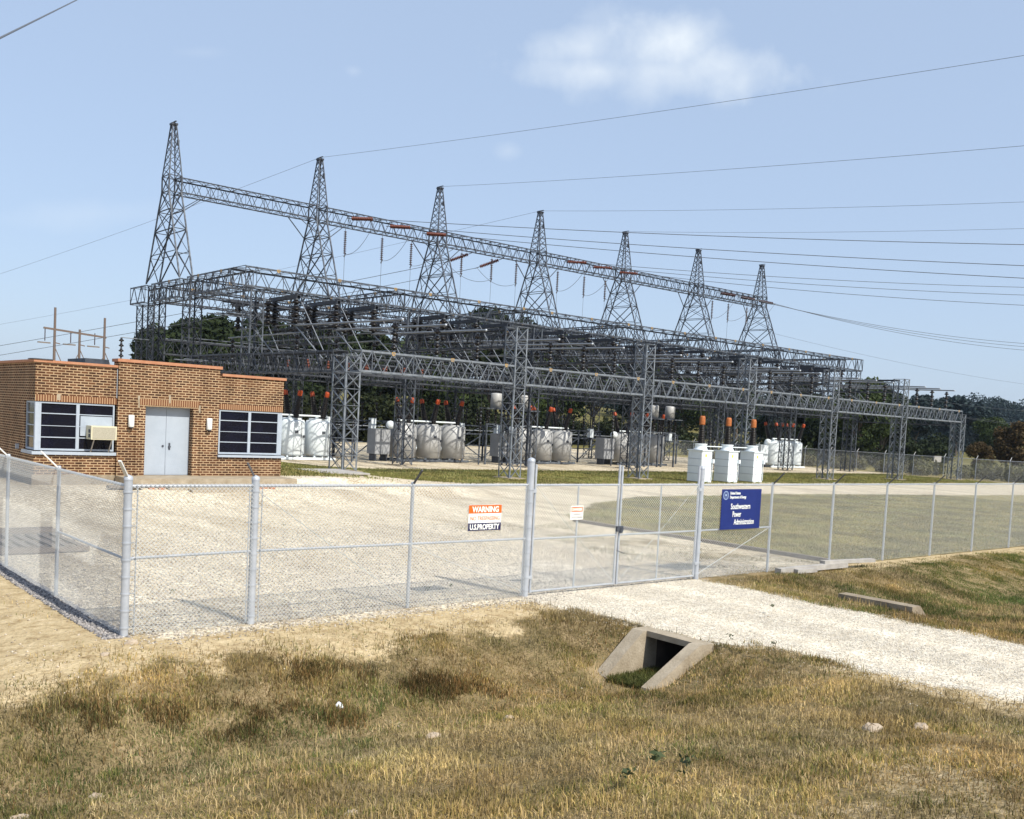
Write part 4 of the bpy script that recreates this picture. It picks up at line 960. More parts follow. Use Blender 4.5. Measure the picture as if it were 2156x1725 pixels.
gl = gate_leaf('left leaf of the double gate, carrying the small danger sign', 11.95, 14.22, -1)
gr = gate_leaf('right leaf of the double gate, next to the blue sign', 14.26, 16.70, 1)
MB().box((14.16,13.32,1.13), (14.34,13.37,1.24)).tube((14.2,13.33,.75), (14.42,13.33,.68), .008, 4).build('latch', 'steel_dark', gl)
pk = thing('padlock', 'dark padlock and chain where the gate leaves meet', 'padlock', (14.26, 13.31, 1.1)); MB().box((-.03,-.015,0), (.03,.015,.06)).build('body', 'steel_dark', pk); MB().tube((-.02,0,.06), (-.02,0,.11), .006, 5).tube((.02,0,.06), (.02,0,.11), .006, 5).tube((-.02,0,.11), (.02,0,.11), .006, 5).build('shackle', 'galv', pk)
# front fence right of the gate
fr_ = thing('chain_link_fence', 'long front chain link fence right of the gate', 'fence', (0,0,0))
post(fr_, 16.80, 13.4, .060, 2.42, None, '', 9, (-1, 0, 1, 0))
xp = [19.42]+[19.42+2.62*k for k in range(1, 28)]
for k, x in enumerate(xp): post(fr_, x, 13.4, .03, 2.07, (0,-.29,.27))
MB().tube((16.80,13.4,RH-.01), (91.7,13.4,RH), .021, 6).tube((16.80,13.4,1.06), (19.42,13.4,1.06), .019, 8).build_each('rail', 'pipe', fr_)
MB().tube((16.9,13.42,.12), (19.4,13.42,1.04), .009, 4).build_each('truss_rod', 'wire', fr_)
V_, F = mesh_panel((16.86, 13.36), (60, 13.36), .02, RH+.03, .062, .0027); np_mesh('wire_mesh', V_, F, 'wire', fr_)
MB().wire((16.72,13.3,2.2), (16.95,13.3,2.3), .0, .004, 3, 3).tube((16.74,13.4,2.15), (16.74,13.4,2.75), .008, 4).build('loose_wire', 'wire', fr_)
# far fence on the right hand side of the yard and behind it
fd = thing('chain_link_fence', 'far chain link fence before the trees on the right', 'fence', (0,0,0))
for y in np.arange(14, 88, 3.05): post(fd, 92.1, y, .035, 2.05, (.3, 0, .28), 'arm_light')
MB().tube((92.1,13.4,2.0), (92.1,88,2.0), .025, 6).build_each('rail', 'pipe', fd)
V_, F = mesh_panel((92.1, 13.4), (92.1, 88), .02, 2.0, .11, .004); np_mesh('wire_mesh', V_, F, 'wire', fd)
fb = thing('chain_link_fence', 'rear chain link fence behind the steelwork', 'fence', (0,0,0))
for x in np.arange(5, 92, 3.6): post(fb, x, 88, .035, 2.05)
MB().tube((4.6,88,2.0), (92.1,88,2.0), .025, 6).build_each('rail', 'pipe', fb)

# ------------------------------------------------------------------ signs
def text_mesh(s, size, m, parent, x, z, y=-.004, sx=1.0, bold=.0, name='lettering', shear=0, fit=None, right=None):
    c = bpy.data.curves.new(name, 'FONT'); c.body = s; c.size = size; c.offset = bold; c.shear = shear; c.resolution_u = 3; c.extrude = .001
    o = bpy.data.objects.new('tmp', c); COL.objects.link(o); dg = bpy.context.evaluated_depsgraph_get(); dg.update()
    me = bpy.data.meshes.new_from_object(o.evaluated_get(dg)); bpy.data.objects.remove(o)
    co = np.zeros(len(me.vertices)*3, np.float32); me.vertices.foreach_get('co', co); co = co.reshape(-1, 3)
    if fit: sx = fit/(co[:, 0].max()-co[:, 0].min())
    ox = co[:, 0].min(); new = np.stack([(co[:, 0]-ox)*sx+x, np.full(len(co), y)-co[:, 2], co[:, 1]+z], -1); me.vertices.foreach_set('co', new.astype(np.float32).ravel())
    me.update(); me.materials.clear(); me.materials.append(M[m]); q = bpy.data.objects.new(name, me); COL.objects.link(q); q.parent = parent; return q
s1 = thing('warning_sign', 'orange white and navy warning sign wired to front fence', 'sign', (10.41, 13.33, 1.265))
MB().box((0,0,0), (.735,.006,.45)).build('plate', 'sign_white', s1)
MB().box((0,-.003,.305), (.735,-.0005,.45)).build('orange_band', 'sign_orange', s1); MB().box((0,-.003,0), (.735,-.0005,.135)).build('navy_band', 'sign_navy', s1)
text_mesh('WARNING', .14, 'text_white', s1, .07, .328, -.005, bold=.004, fit=.60)
text_mesh('NO TRESPASSING', .10, 'text_orange', s1, .04, .185, -.005, fit=.66); text_mesh('U.S.PROPERTY', .13, 'text_white', s1, .035, .022, -.005, bold=.004, fit=.665)
s2 = thing('danger_sign', 'small danger high voltage sign on the left gate leaf', 'sign', (12.87, 13.34, 1.40))
MB().box((0,0,0), (.335,.005,.265)).build('plate', 'sign_white', s2); MB().box((.02,-.003,.15), (.315,-.0005,.245)).build('red_panel', 'sign_orange', s2)
text_mesh('DANGER', .075, 'text_white', s2, .035, .172, -.005, bold=.003, fit=.265); text_mesh('HIGH', .05, 'text_black', s2, .075, .088, -.004, fit=.185); text_mesh('VOLTAGE', .055, 'text_black', s2, .02, .025, -.004, fit=.295)
s3 = thing('blue_sign', 'large dark blue agency sign on the fence right of gate', 'sign', (17.45, 13.33, 1.06))
MB().box((0,0,0), (1.45,.008,.90)).build('plate', 'sign_blue', s3)
text_mesh('United States', .085, 'text_white', s3, .29, .785, -.003, bold=.002, fit=.37); text_mesh('Department of Energy', .085, 'text_white', s3, .29, .695, -.003, bold=.002, fit=.59)
text_mesh('Southwestern', .18, 'text_white', s3, .34, .455, -.003, bold=.002, fit=.71); text_mesh('Power', .18, 'text_white', s3, .42, .28, -.003, bold=.002, fit=.31); text_mesh('Administration', .18, 'text_white', s3, .48, .105, -.003, bold=.002, fit=.74)
sl = MB()
def ring(mb, cx, cz, ro, ri, n=28, y=-.003):
    vs = [(cx+ro*math.cos(2*math.pi*i/n), y, cz+ro*math.sin(2*math.pi*i/n)) for i in range(n)]+[(cx+ri*math.cos(2*math.pi*i/n), y, cz+ri*math.sin(2*math.pi*i/n)) for i in range(n)]
    mb.add(vs, [(i, (i+1) % n, (i+1) % n+n, i+n) for i in range(n)])
ring(sl, .14, .765, .097, .080); ring(sl, .14, .765, .062, .056)
sl.add([(.14-.035,-.003,.79), (.14+.035,-.003,.79), (.14+.035,-.003,.765), (.14,-.003,.735), (.14-.035,-.003,.765)], [(0,1,2,3,4)])
sl.build('seal', 'seal', s3)

# ------------------------------------------------------------------ culvert, far headwall, kerb, planks, pallet
cv = thing('culvert_headwall', 'concrete culvert mouth with sloping wing walls in the ditch', 'culvert', (0,0,0))
m = MB()
m.box((11.66, 9.08, -.08), (11.92, 10.44, .01))                                   # lintel over the mouth
m.box((11.66, 10.20, -.95), (11.92, 10.44, -.08)); m.box((11.66, 9.08, -.95), (11.92, 9.28, -.08)); m.build('headwall', 'concrete', cv)
def wing(y0, y1, xe, ze):
    vs = []
    for y in (y0, y1): vs += [(11.66, y, .01), (11.58, y, .01), (xe, y, ze), (xe-.05, y, -1.0), (11.66, y, -1.0)]
    return MB().add(vs, [(0,1,2,3,4), (9,8,7,6,5), (0,5,6,1), (1,6,7,2), (2,7,8,3), (3,8,9,4), (4,9,5,0)])
wing(10.20, 10.44, 10.78, -.62).build('wing_wall', 'concrete', cv); wing(9.08, 9.28, 10.56, -.52).build('wing_wall', 'concrete', cv)
MB().box((11.92, 9.15, -.95), (16.5, 9.28, -.05)).box((11.92, 10.20, -.95), (16.5, 10.33, -.05)).box((11.92, 9.28, -.12), (16.5, 10.20, -.06)).box((11.0, 9.28, -.95), (16.5, 10.20, -.72)).box((16.5, 9.2, -.85), (16.6, 10.25, -.05)).build('barrel', 'culvert_shade', cv)
fh = thing('concrete_headwall', 'low concrete headwall across the drive with a sloping right end', 'culvert', (0,0,0))
MB().box((17.62, 9.15, -.6), (17.92, 10.45, .12)).build('headwall', 'concrete_old', fh)
MB().add([(17.62,9.15,.12),(17.92,9.15,.12),(18.5,9.15,-.30),(18.5,9.15,-.9),(17.62,9.15,-.9),(17.62,8.90,.12),(17.92,8.90,.12),(18.5,8.90,-.35),(18.5,8.90,-.9),(17.62,8.90,-.9)],
   [(4,3,2,1,0),(5,6,7,8,9),(0,1,6,5),(1,2,7,6),(2,3,8,7),(3,4,9,8),(4,0,5,9)]).build('wing_wall', 'concrete_old', fh)
kb = tag(MB().box((22.5, 13.7, -.1), (22.66, 23.2, .10)).build('lawn_kerb', 'wood_grey'), 'long low timber kerb between gravel and lawn', 'kerb')
tk = MB()
for (a, b, w_, h_) in (((19.45,13.12,.06),(22.0,12.92,.10),.18,.12), ((21.2,13.06,.18),(23.1,12.80,.17),.16,.08), ((19.9,12.97,.05),(20.6,12.90,.06),.2,.1)): tk.bar(a, b, w_, h_)
tag(tk.build('old_timber', 'wood_pale'), 'weathered grey timbers lying at the foot of the right fence', 'timber')
pl = thing('wooden_pallet', 'grey weathered pallet on the gravel behind the side fence', 'pallet', (0,0,0))
b = MB()
for y in (21.3, 22.3, 23.3): b.box((4.75, y, .02), (6.55, y+.1, .13))
b.build('runner', 'wood_grey', pl)
for k in range(7):
    x = 4.8+k*.25; MB().box((x, 21.3, .132), (x+.14, 23.4, .155)).build('slat', 'wood_grey', pl)
tag(MB().box((4.9, 24.5, .02), (6.9, 24.62, .10)).box((4.9, 24.9, .02), (6.8, 25.0, .10)).build('plank', 'wood_grey'), 'two loose grey boards lying beyond the pallet', 'plank')

# ------------------------------------------------------------------ far wood pole frame
pf = thing('wood_pole_frame', 'wooden three pole line frame seen over the left roof', 'utility pole', (0,110,0))
for x, z in ((29.7, 12.65), (32.2, 10.6), (34.75, 12.1)): MB().tube((x,0,0), (x,0,z), .17, 8, .12).build('pole', 'wood_pole', pf)
MB().bar((28.6,0,10.45), (34.95,0,10.0), .16, .2).build('crossarm', 'wood_pole', pf)
m = MB()
for x in (28.75, 31.3, 33.75): m.tube((x,0,10.35), (x,0,9.1), .05, 6)
m.build('suspension_link', 'porcelain_brown', pf)
m = MB()
for x in (28.7, 31.2, 33.65): m.box((x-.65,-.08,8.85), (x+.6,.08,8.98))
m.build('disconnect_arm', 'wood_grey', pf)
m = MB()
for x in (29.7, 32.2, 34.75): m.bar((x,0,9.0), (x+.55,0,8.9), .1, .1); m.bar((x,0,8.6), (x+.9,0,6.6), .07, .07)
m.bar((32.2,0,8.2), (31.4,0,6.4), .07, .07).bar((34.75,0,7.9), (34.0,0,6.9), .07, .07).build('brace', 'wood_pole', pf)

# ------------------------------------------------------------------ trees
def crown_mesh(name, lobes, n, leaf, cols, seed, flat=.8):
    r_ = np.random.default_rng(seed); pts = []; nn = []
    tot = sum(l[3]**2 for l in lobes)
    for (cx, cy, cz, rad) in lobes:
        k = int(n*rad**2/tot); d = r_.normal(size=(k, 3)); d /= np.linalg.norm(d, axis=1)[:, None]
        rr_ = rad*(r_.random(k)**.42)*(0.82+.36*fbm(d[:, 0]*2+cx, d[:, 1]*2+d[:, 2]*2, 1.3, 3, seed)); p = d*rr_[:, None]; p[:, 2] *= flat
        pts.append(p+np.array([cx, cy, cz])); nn.append(d)
    P = np.concatenate(pts); D = np.concatenate(nn); k = len(P)
    hole = fbm(P[:, 0]*1.0+P[:, 2]*.7, P[:, 1]+P[:, 2]*1.1, .9, 3, seed+3); keep = hole > .33; P = P[keep]; D = D[keep]; k = len(P)
    nrm = D+r_.normal(size=(k, 3))*.7; nrm /= np.linalg.norm(nrm, axis=1)[:, None]
    a = np.cross(nrm, r_.normal(size=(k, 3))); a /= np.linalg.norm(a, axis=1)[:, None]; b = np.cross(nrm, a)
    sz = leaf*(.6+.8*r_.random(k))[:, None]
    V_ = np.stack([P-a*sz, P-b*sz*.6, P+a*sz, P+b*sz*.6], 1).reshape(-1, 3); F = np.arange(k*4).reshape(-1, 4)
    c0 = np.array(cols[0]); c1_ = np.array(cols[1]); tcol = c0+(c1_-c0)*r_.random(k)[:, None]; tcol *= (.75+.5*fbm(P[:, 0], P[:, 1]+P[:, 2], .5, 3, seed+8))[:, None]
    tint = np.concatenate([tcol, np.ones((k, 1))], 1).repeat(4, 0)
    return V_, F, tint
def make_tree(name, label, loc, h, spread, cols, seed, n=5200, leaf=.26, group=None, kindn='tree', trunk_h=.35, tr_=.28):
    r_ = random.Random(seed); t = thing(name, label, kindn, loc, group); m = MB()
    th = h*trunk_h; m.tube((0,0,-.5), (0,0,th), tr_, 8, tr_*.7); lobes = []
    k = 9
    for i in range(k):
        a_ = 2*math.pi*i/k+r_.uniform(-.4,.4); q = spread*r_.uniform(.25,.62); z = h*r_.uniform(.34,.80); rad = spread*r_.uniform(.34,.52)
        if i >= k-2: q *= .3; z = h*.86; rad = spread*.36
        lobes.append((q*math.cos(a_), q*math.sin(a_), min(z, h-rad*.75), rad)); m.tube((0,0,th*.85), (q*math.cos(a_)*.8, q*math.sin(a_)*.8, z), tr_*.5, 6, tr_*.12)
    m.build('trunk', 'bark', t); V_, F, ti = crown_mesh(name, lobes, n, leaf, cols, seed); np_mesh('crown', V_, F, 'leaf', t, ti); return t
DG = ((.009, .016, .006), (.032, .046, .016)); MG = ((.018, .032, .009), (.062, .085, .026)); HAZE_BG = ((.014, .026, .030), (.035, .055, .055)); RU = ((.035, .030, .012), (.11, .070, .030)); YG = ((.05, .08, .015), (.14, .18, .04))  # blue of the distance haze is put into the far trees' leaf colour
GT = 'trees behind the steelwork'
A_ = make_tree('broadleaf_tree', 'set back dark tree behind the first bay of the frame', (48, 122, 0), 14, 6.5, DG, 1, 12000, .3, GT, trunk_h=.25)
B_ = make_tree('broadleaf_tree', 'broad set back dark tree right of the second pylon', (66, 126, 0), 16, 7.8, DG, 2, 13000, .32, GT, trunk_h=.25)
C_ = make_tree('broadleaf_tree', 'mid green tree standing beyond the far right corner of the yard', (106.5, 62, 0), 10.6, 5.6, MG, 3, 10000, .22, GT)
D_ = make_tree('broadleaf_tree', 'bluish green round tree in the far field on the right', (190, 98, 0), 13, 7, HAZE_BG, 4, 7000, .36, GT)
E_ = make_tree('broadleaf_tree', 'rust brown tree at the right edge beyond the far fence', (118.5, 49.0, 0), 6.4, 3.0, RU, 5, 7000, .16, GT)
def T(src, x, y, s, lab, rz=0, sz=None): return dup(src, (x, y, hz(x, y)-.2), lab, rz, (s, s, sz or s*(1-hz(x, y)/16)))
for k, (src, x, y, s_, lab, rz) in enumerate((
   (A_, 39.6, 98, 0.66, 'left edge of the tree wall, beside the far left column', 0.0),
   (B_, 40, 100, 0.78, 'second dark tree from the left end of the tree wall', 1.7),
   (A_, 44.6, 102, 0.96, 'dark tree just right of the far left column', 3.4),
   (B_, 50.4, 104, 0.88, 'dark tree straight behind the upper frame corner', 5.1),
   (A_, 56.4, 106, 1.01, 'dark tree between upper frame corner and second pylon', 6.8),
   (B_, 62.8, 108, 0.90, 'dark tree below and left of the second pylon', 8.5),
   (A_, 69.6, 110, 1.04, 'dark tree below and right of the second pylon', 10.2),
   (C_, 78, 112, 1.49, 'crown poking above the frame left of the third pylon', 11.9),
   (A_, 85, 114, 1.16, 'dark tree just right of the third pylon, lower', 13.6),
   (A_, 93.4, 116, 1.49, 'tall crown above the frame left of the fourth pylon', 15.3),
   (C_, 101, 118, 1.45, 'dark tree directly behind the fourth pylon', 17.0),
   (C_, 109.5, 118, 1.76, 'tall crown above the frame right of the fourth pylon', 18.7),
   (B_, 120, 120, 1.16, 'dark tree between fourth and fifth pylons', 20.4),
   (A_, 133, 122, 1.25, 'dark tree behind the fifth pylon', 22.1),
   (C_, 150, 125, 1.36, 'dark tree between the fifth and sixth pylons', 23.8),
   (C_, 167, 125, 1.32, 'dark tree behind the sixth pylon', 25.5),
   (B_, 120, 80, 0.78, 'dark tree behind the seventh pylon legs', 27.2),
   (C_, 134, 80, 1.01, 'tree crown beside the right end of the upper frame', 28.9),
   (A_, 127, 70, 0.61, 'lower tree right of the upper frame end', 30.6),
   (C_, 112, 70, 0.84, 'dark tree low behind the sixth front column', 32.3),
   (B_, 119, 66, 0.59, 'dark low tree left of the multi trunk tree', 34.0),
   (D_, 250, 118, 1.25, 'bluish tree on the ridge, tallest bump at right', 1.5),
   (D_, 290, 128, .9, 'bluish small tree on the ridge at far right', 2.2),
   (E_, 113.5, 50.6, .62, 'second rust brown tree, just left of the right edge', 2.5),
   (E_, 121, 45.5, .9, 'low rust brown tree at the right picture edge', 4.5),
   (C_, 150, 60, .75, 'mid green tree before the blue ridge', 5.2),
   (C_, 165, 72, .8, 'green tree in the field between fence and ridge', .9),
   (A_, 140, 78, .9, 'dark tree between fence and ridge', 3.7))):
    T(src, x, y, s_, lab, rz)
# the blue wooded ridge: a mass nobody could count
lob = []; r_ = random.Random(5)
for k in range(150):
    x = r_.uniform(170, 480); y = 92+x*.16+r_.uniform(-8, 60); lob.append((x, y, hz(x, y)+r_.uniform(3, 7.5), r_.uniform(5, 8)))
V_, F, ti = crown_mesh('w', lob, 90000, .55, HAZE_BG, 11); o = np_mesh('far_woods', V_, F, 'leaf', None, ti); tag(o, 'dark bluish wooded ridge along the horizon on the right', 'woods', None, 'stuff')
lob = []
for k in range(90):
    x = r_.uniform(105, 240); y = 215+r_.uniform(-12, 60); lob.append((x, y, hz(x, y)+r_.uniform(1, 4), r_.uniform(4, 7)))
V_, F, ti = crown_mesh('w', lob, 45000, .6, DG, 12); o = np_mesh('woods_on_hill', V_, F, 'leaf', None, ti); tag(o, 'dark woods along the top of the pasture hill', 'woods', None, 'stuff')
T(C_, 41, 112, .62, 'small pale green tree seen over the left roof', 0)
YB_ = make_tree('pale_tree', 'light green tree just above the left roof edge', (37.0, 100, 0), 9.0, 2.3, YG, 21, 3500, .2, None, trunk_h=.5, tr_=.16)
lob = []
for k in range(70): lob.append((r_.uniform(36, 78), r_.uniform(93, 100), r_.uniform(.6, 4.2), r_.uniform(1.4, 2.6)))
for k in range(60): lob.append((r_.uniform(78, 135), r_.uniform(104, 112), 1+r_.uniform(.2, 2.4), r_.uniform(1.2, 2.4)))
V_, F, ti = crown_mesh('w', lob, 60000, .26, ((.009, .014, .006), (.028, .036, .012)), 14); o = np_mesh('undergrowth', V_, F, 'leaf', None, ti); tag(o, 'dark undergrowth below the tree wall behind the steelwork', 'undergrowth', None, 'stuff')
lob = []
for k in range(75): lob.append((r_.uniform(99, 150), r_.uniform(62, 84), r_.uniform(.5, 3.6), r_.uniform(1.3, 2.6)))
V_, F, ti = crown_mesh('w', lob, 42000, .24, ((.009, .016, .007), (.032, .044, .015)), 15); o = np_mesh('thicket', V_, F, 'leaf', None, ti); tag(o, 'dark thicket beyond the far right corner of the yard', 'undergrowth', None, 'stuff')
# bushes along the far fence
bsh = thing('bush', 'olive bush at the far fence, nearest the last front column', 'bush', (95.5, 44, 0), 'bushes along the far fence')
V_, F, ti = crown_mesh('b', [(0,0,.6,.9), (1.1,.4,.5,.7), (-1.0,-.3,.45,.7)], 1500, .11, ((.05,.055,.02), (.14,.13,.05)), 31); np_mesh('foliage', V_, F, 'leaf', bsh, ti)
MB().tube((0,0,-.1), (0,0,.5), .06, 6).build('stem', 'bark', bsh)
for k, (x, y, s_) in enumerate(((95, 48, 1.1), (96, 40, 1.3), (94.5, 36.5, 1.0), (95.5, 52, 1.2), (96, 57, 1.3), (97, 33, 1.3), (95, 62, 1.2), (99, 43.5, 1.5), (98, 49.5, 1.4), (100, 38.5, 1.7), (102, 34.5, 1.6))):
    dup(bsh, (x, y, 0), 'olive bush beyond the far fence, %s counted away to the sides' % (ORD+['eleventh'])[k], k*1.3, (s_, s_, s_))
# pasture details on the hill
tag(MB().bar((93, 140, hz(93,140)+.5), (103, 141, hz(103,141)+.7), .6, .5).build('fallen_log', 'wood_pale'), 'pale fallen log on the pasture hill between the columns', 'log')
tag(MB().box((-.8,-.05,0), (.8,.05,.9)).build('field_board', 'wood_pale', None, (105, 51.5, 1.0)), 'pale panel standing in the field beyond the far fence', 'panel')

# ------------------------------------------------------------------ grass, weeds, stones
def vis(x, y, z, mrg=1.12):
    dx = np.stack([x, y, z-H], -1); f_ = dx@np.array(fw); u_ = dx@np.array(rr)/f_; v_ = dx@np.array(uu)/f_
    px = u_*2055.4; py_ = -v_*2055.4
    return (f_ > 1.5) & (np.abs(px) < 1078*mrg) & (py_ < 718*mrg+60) & (py_ > -900)
def blades(name, x, y, h, wd, cols, lean=.45, label='', green=None, stuffcat='grass'):
    n = len(x); z = height(x, y)-.005; a_ = rng.random(n)*2*np.pi; l_ = rng.random(n)**.7*lean*h; a2 = a_+rng.normal(size=n)*.6
    up = np.sqrt(np.maximum(h*h-l_*l_, (.2 if lean < 1 else .02)*h*h)); wx, wy = np.cos(a_+1.57)*wd/2, np.sin(a_+1.57)*wd/2
    P0 = np.stack([x-wx, y-wy, z], -1); P1 = np.stack([x+wx, y+wy, z], -1)
    mx_, my_ = x+np.cos(a_)*l_*.35, y+np.sin(a_)*l_*.35
    P2 = np.stack([mx_+wx*.8, my_+wy*.8, z+up*.62], -1); P3 = np.stack([mx_-wx*.8, my_-wy*.8, z+up*.62], -1)
    P4 = np.stack([x+np.cos(a2)*l_, y+np.sin(a2)*l_, z+up], -1)
    V_ = np.stack([P0, P1, P2, P3, P4], 1).reshape(-1, 3); base_ = (np.arange(n)*5)[:, None]
    F = np.concatenate([base_+np.array([[0,1,2]]), base_+np.array([[0,2,3]]), base_+np.array([[3,2,4]])], 0)
    C = np.array(cols); ci = rng.random(n); k = len(cols)-1
    if green is not None: ci = np.clip(green+rng.normal(size=n)*.20, 0, .999)
    f = ci*k; i0 = np.floor(f).astype(int); fr__ = (f-i0)[:, None]; tc_ = C[i0]*(1-fr__)+C[np.minimum(i0+1, k)]*fr__
    tc_ *= (.7+.6*rng.random(n))[:, None]*(.72+.56*ss(.3, .7, fbm(x, y, .9, 4, 101)))[:, None]*(.85+.3*fbm(x, y, 5.0, 2, 102))[:, None]
    tc_ *= 1+(fbm(x, y, .7, 3, 103)-.5)[:, None]*np.array([[.25, .0, -.25]]); ti = np.concatenate([tc_, np.ones((n, 1))], 1).repeat(5, 0)
    o = np_mesh(name, V_, F, 'blade', None, ti); tag(o, label, stuffcat, None, 'stuff'); return o
STRAW = [(.56,.42,.19), (.45,.33,.135), (.33,.25,.09), (.22,.195,.058), (.13,.15,.040), (.080,.115,.032)]
def zlook(arr, x, y):
    ix = np.clip(np.searchsorted(xs, x), 1, nx-1); iy = np.clip(np.searchsorted(ys, y), 1, ny-1); return arr[iy, ix]
def scatter(n, x0, x1, y0, y1, pw):
    x = rng.uniform(x0, x1, n); y = rng.uniform(y0, y1, n); ok = vis(x, y, height(x, y)); x, y = x[ok], y[ok]
    ok = rng.random(len(x)) < pw(x, y); return x[ok], y[ok]
def nearw(x, y):
    d = np.clip(1-zlook(dirt, x, y)*.93, .05, 1)*np.clip(1-zlook(drive, x, y)*1.25, 0, 1)*np.clip(1-zlook(gravel, x, y)*1.1, 0, 1)
    d = np.where((x > 10.2) & (x < 11.95) & (y > 9.0) & (y < 10.5), d*.15, d)
    return d*(.45+.75*ss(.30, .6, fbm(x, y, 2.3, 4, 21)))
x, y = scatter(1150000, -3, 36, 1.5, 13.1, nearw)
gn = fbm(x, y, .5, 4, 33); ditch = np.exp(-((y-9.8)/1.1)**2)
g_ = np.clip(.22+1.1*(gn-.35)+.6*(fbm(x, y, 3.0, 3, 34)-.5)+.38*ditch+.34*(x > 17.5), 0, 1); hgt = (.026+.042*rng.random(len(x))**1.5)*(.55+1.1*ss(.40, .75, fbm(x, y, 1.7, 3, 44)))*(1+.3*ditch)
blades('dry_grass', x, y, hgt, .0065+.004*rng.random(len(x)), STRAW, .97, 'dry straw coloured grass over the near bank and ditch', g_)
x, y = scatter(420000, -3, 24, 1.5, 13.0, nearw)
blades('thatch', x, y, .05+.07*rng.random(len(x)), .006+.004*rng.random(len(x)), [(.50,.39,.22), (.42,.31,.16), (.27,.20,.10), (.18,.145,.07)], 1.3, 'matted dead straw lying flat between the grass')
# taller seed stalks
x, y = scatter(26000, -3, 22, 1.5, 12.6, lambda a, b: nearw(a, b)*ss(.5, .72, fbm(a, b, .6, 3, 51)))
blades('tall_grass', x, y, .09+.13*rng.random(len(x)), .005+.003*rng.random(len(x)), STRAW[:4], .5, 'taller straw stalks standing among the dry grass')
# tussocks along the ditch edge, dark browns also carrying the overhung bank's shading
def streak(a, b, pts, w_):
    q = np.zeros(len(a))
    for (x0_, y0_), (x1_, y1_) in zip(pts[:-1], pts[1:]):
        t_ = np.clip(((a-x0_)*(x1_-x0_)+(b-y0_)*(y1_-y0_))/((x1_-x0_)**2+(y1_-y0_)**2), 0, 1)
        q = np.maximum(q, np.exp(-((a-x0_-t_*(x1_-x0_))**2+(b-y0_-t_*(y1_-y0_))**2)/w_**2))
    return q
def weedw(a, b):
    q = np.maximum(streak(a, b, [(3.2, 11.2), (4.6, 10.7), (6.3, 10.35)], .26), streak(a, b, [(6.2, 11.35), (7.4, 10.9), (8.6, 10.4)], .25))
    return np.clip(q*1.2*ss(.38, .62, fbm(a, b, 2.8, 3, 61))+.05*ss(.5, .65, fbm(a, b, 1.5, 3, 62)), 0, 1)
x, y = scatter(170000, 0, 12, 8.6, 12.0, weedw)
blades('ditch_weeds', x, y, .05+.11*rng.random(len(x)), .007+.004*rng.random(len(x)), [(.26,.15,.06), (.17,.105,.04), (.10,.075,.03), (.07,.08,.025)], .9, 'dark brown tangled weeds along the eroded edge of the ditch')
x, y = scatter(8000, 10.7, 11.8, 9.35, 10.15, lambda a, b: np.full(len(a), .8))
blades('culvert_grass', x, y, .06+.09*rng.random(len(x)), .01, [(.10,.105,.035), (.05,.065,.02)], .7, 'green weeds growing in the culvert mouth')
# lawn inside the fence
x, y = scatter(420000, 22.6, 60, 13.5, 31.5, lambda a, b: zlook(lawn_a, a, b)*(.35+.65*ss(.4, .6, fbm(a, b, .7, 3, 71))))
blades('lawn_grass', x, y, .05+.05*rng.random(len(x)), .016, [(.42,.33,.14), (.31,.265,.095), (.21,.20,.06), (.13,.145,.04)], .8, 'short olive lawn grass inside the right fence')
x, y = scatter(160000, 17, 92, 33, 51, lambda a, b: zlook(strip, a, b)*.9)
blades('strip_grass', x, y, .06+.05*rng.random(len(x)), .03, [(.34,.30,.13), (.24,.23,.08), (.17,.185,.055), (.12,.14,.04)], .8, 'green grass strip around the front row columns')
x, y = scatter(9000, 17.2, 22.5, 13.6, 23, lambda a, b: ss(.45, .65, fbm(a, b, 1.0, 3, 81)))
blades('sparse_grass', x, y, .04+.06*rng.random(len(x)), .012, [(.34,.30,.18), (.25,.22,.12), (.12,.14,.05)], .9, 'sparse dry grass on the gravel right of the gate')
x, y = scatter(5000, 0, 4.3, 12, 26, lambda a, b: ss(.52, .66, fbm(a, b, 1.3, 3, 92)))
blades('dirt_tufts', x, y, .03+.05*rng.random(len(x)), .008, STRAW, .9, 'few dry tufts on the bare dirt left of the side fence')
x, y = scatter(16000, 10.5, 12.6, 4, 9, lambda a, b: ss(.55, .7, fbm(a, b, 1.6, 3, 91)))
blades('verge_grass', x, y, .04+.06*rng.random(len(x)), .008, STRAW, .8, 'thin grass tufts creeping over the drive edge')
# single weeds
wd = None
def weed(x, y, s_, lab):
    global wd
    if wd is None:
        wd = thing('weed', lab, 'weed', (x, y, hz(x, y)), 'small green weeds on gravel'); V_, F, ti = crown_mesh('w', [(0,0,.10,.13), (.08,.05,.06,.08), (-.07,.03,.07,.09)], 420, .022, ((.05,.068,.03), (.13,.15,.075)), 77); np_mesh('foliage', V_, F, 'leaf', wd, ti)
        wd.scale = (s_,)*3
    else: dup(wd, (x, y, hz(x, y)), lab, x*3, (s_,)*3)
for x, y, s_, lab in ((14.9, 10.05, 1.0, 'green weed alone in the middle of the white drive'), (12.35, 8.3, .8, 'weed at the drive edge right of the culvert'), (6.1, 15.6, .9, 'weed on the gravel behind the corner post'), (10.75, 14.1, 1.0, 'weed inside the fence left of the gate post'), (10.2, 14.2, .8, 'smaller weed inside the fence beside the gate'), (12.0, 8.9, .9, 'dark weed beside the culvert top'), (17.0, 14.6, .9, 'weed just inside the right gate post'), (12.3, 23.8, .8, 'weed tuft at the tip of the lawn'), (6.45, 5.3, 1.9, 'dark leafy weed low at the bottom centre'), (6.75, 5.25, 1.5, 'second dark leafy weed low at the bottom centre'), (6.15, 5.45, 1.2, 'third grey green weed low at the bottom centre')):
    weed(x, y, s_, lab)
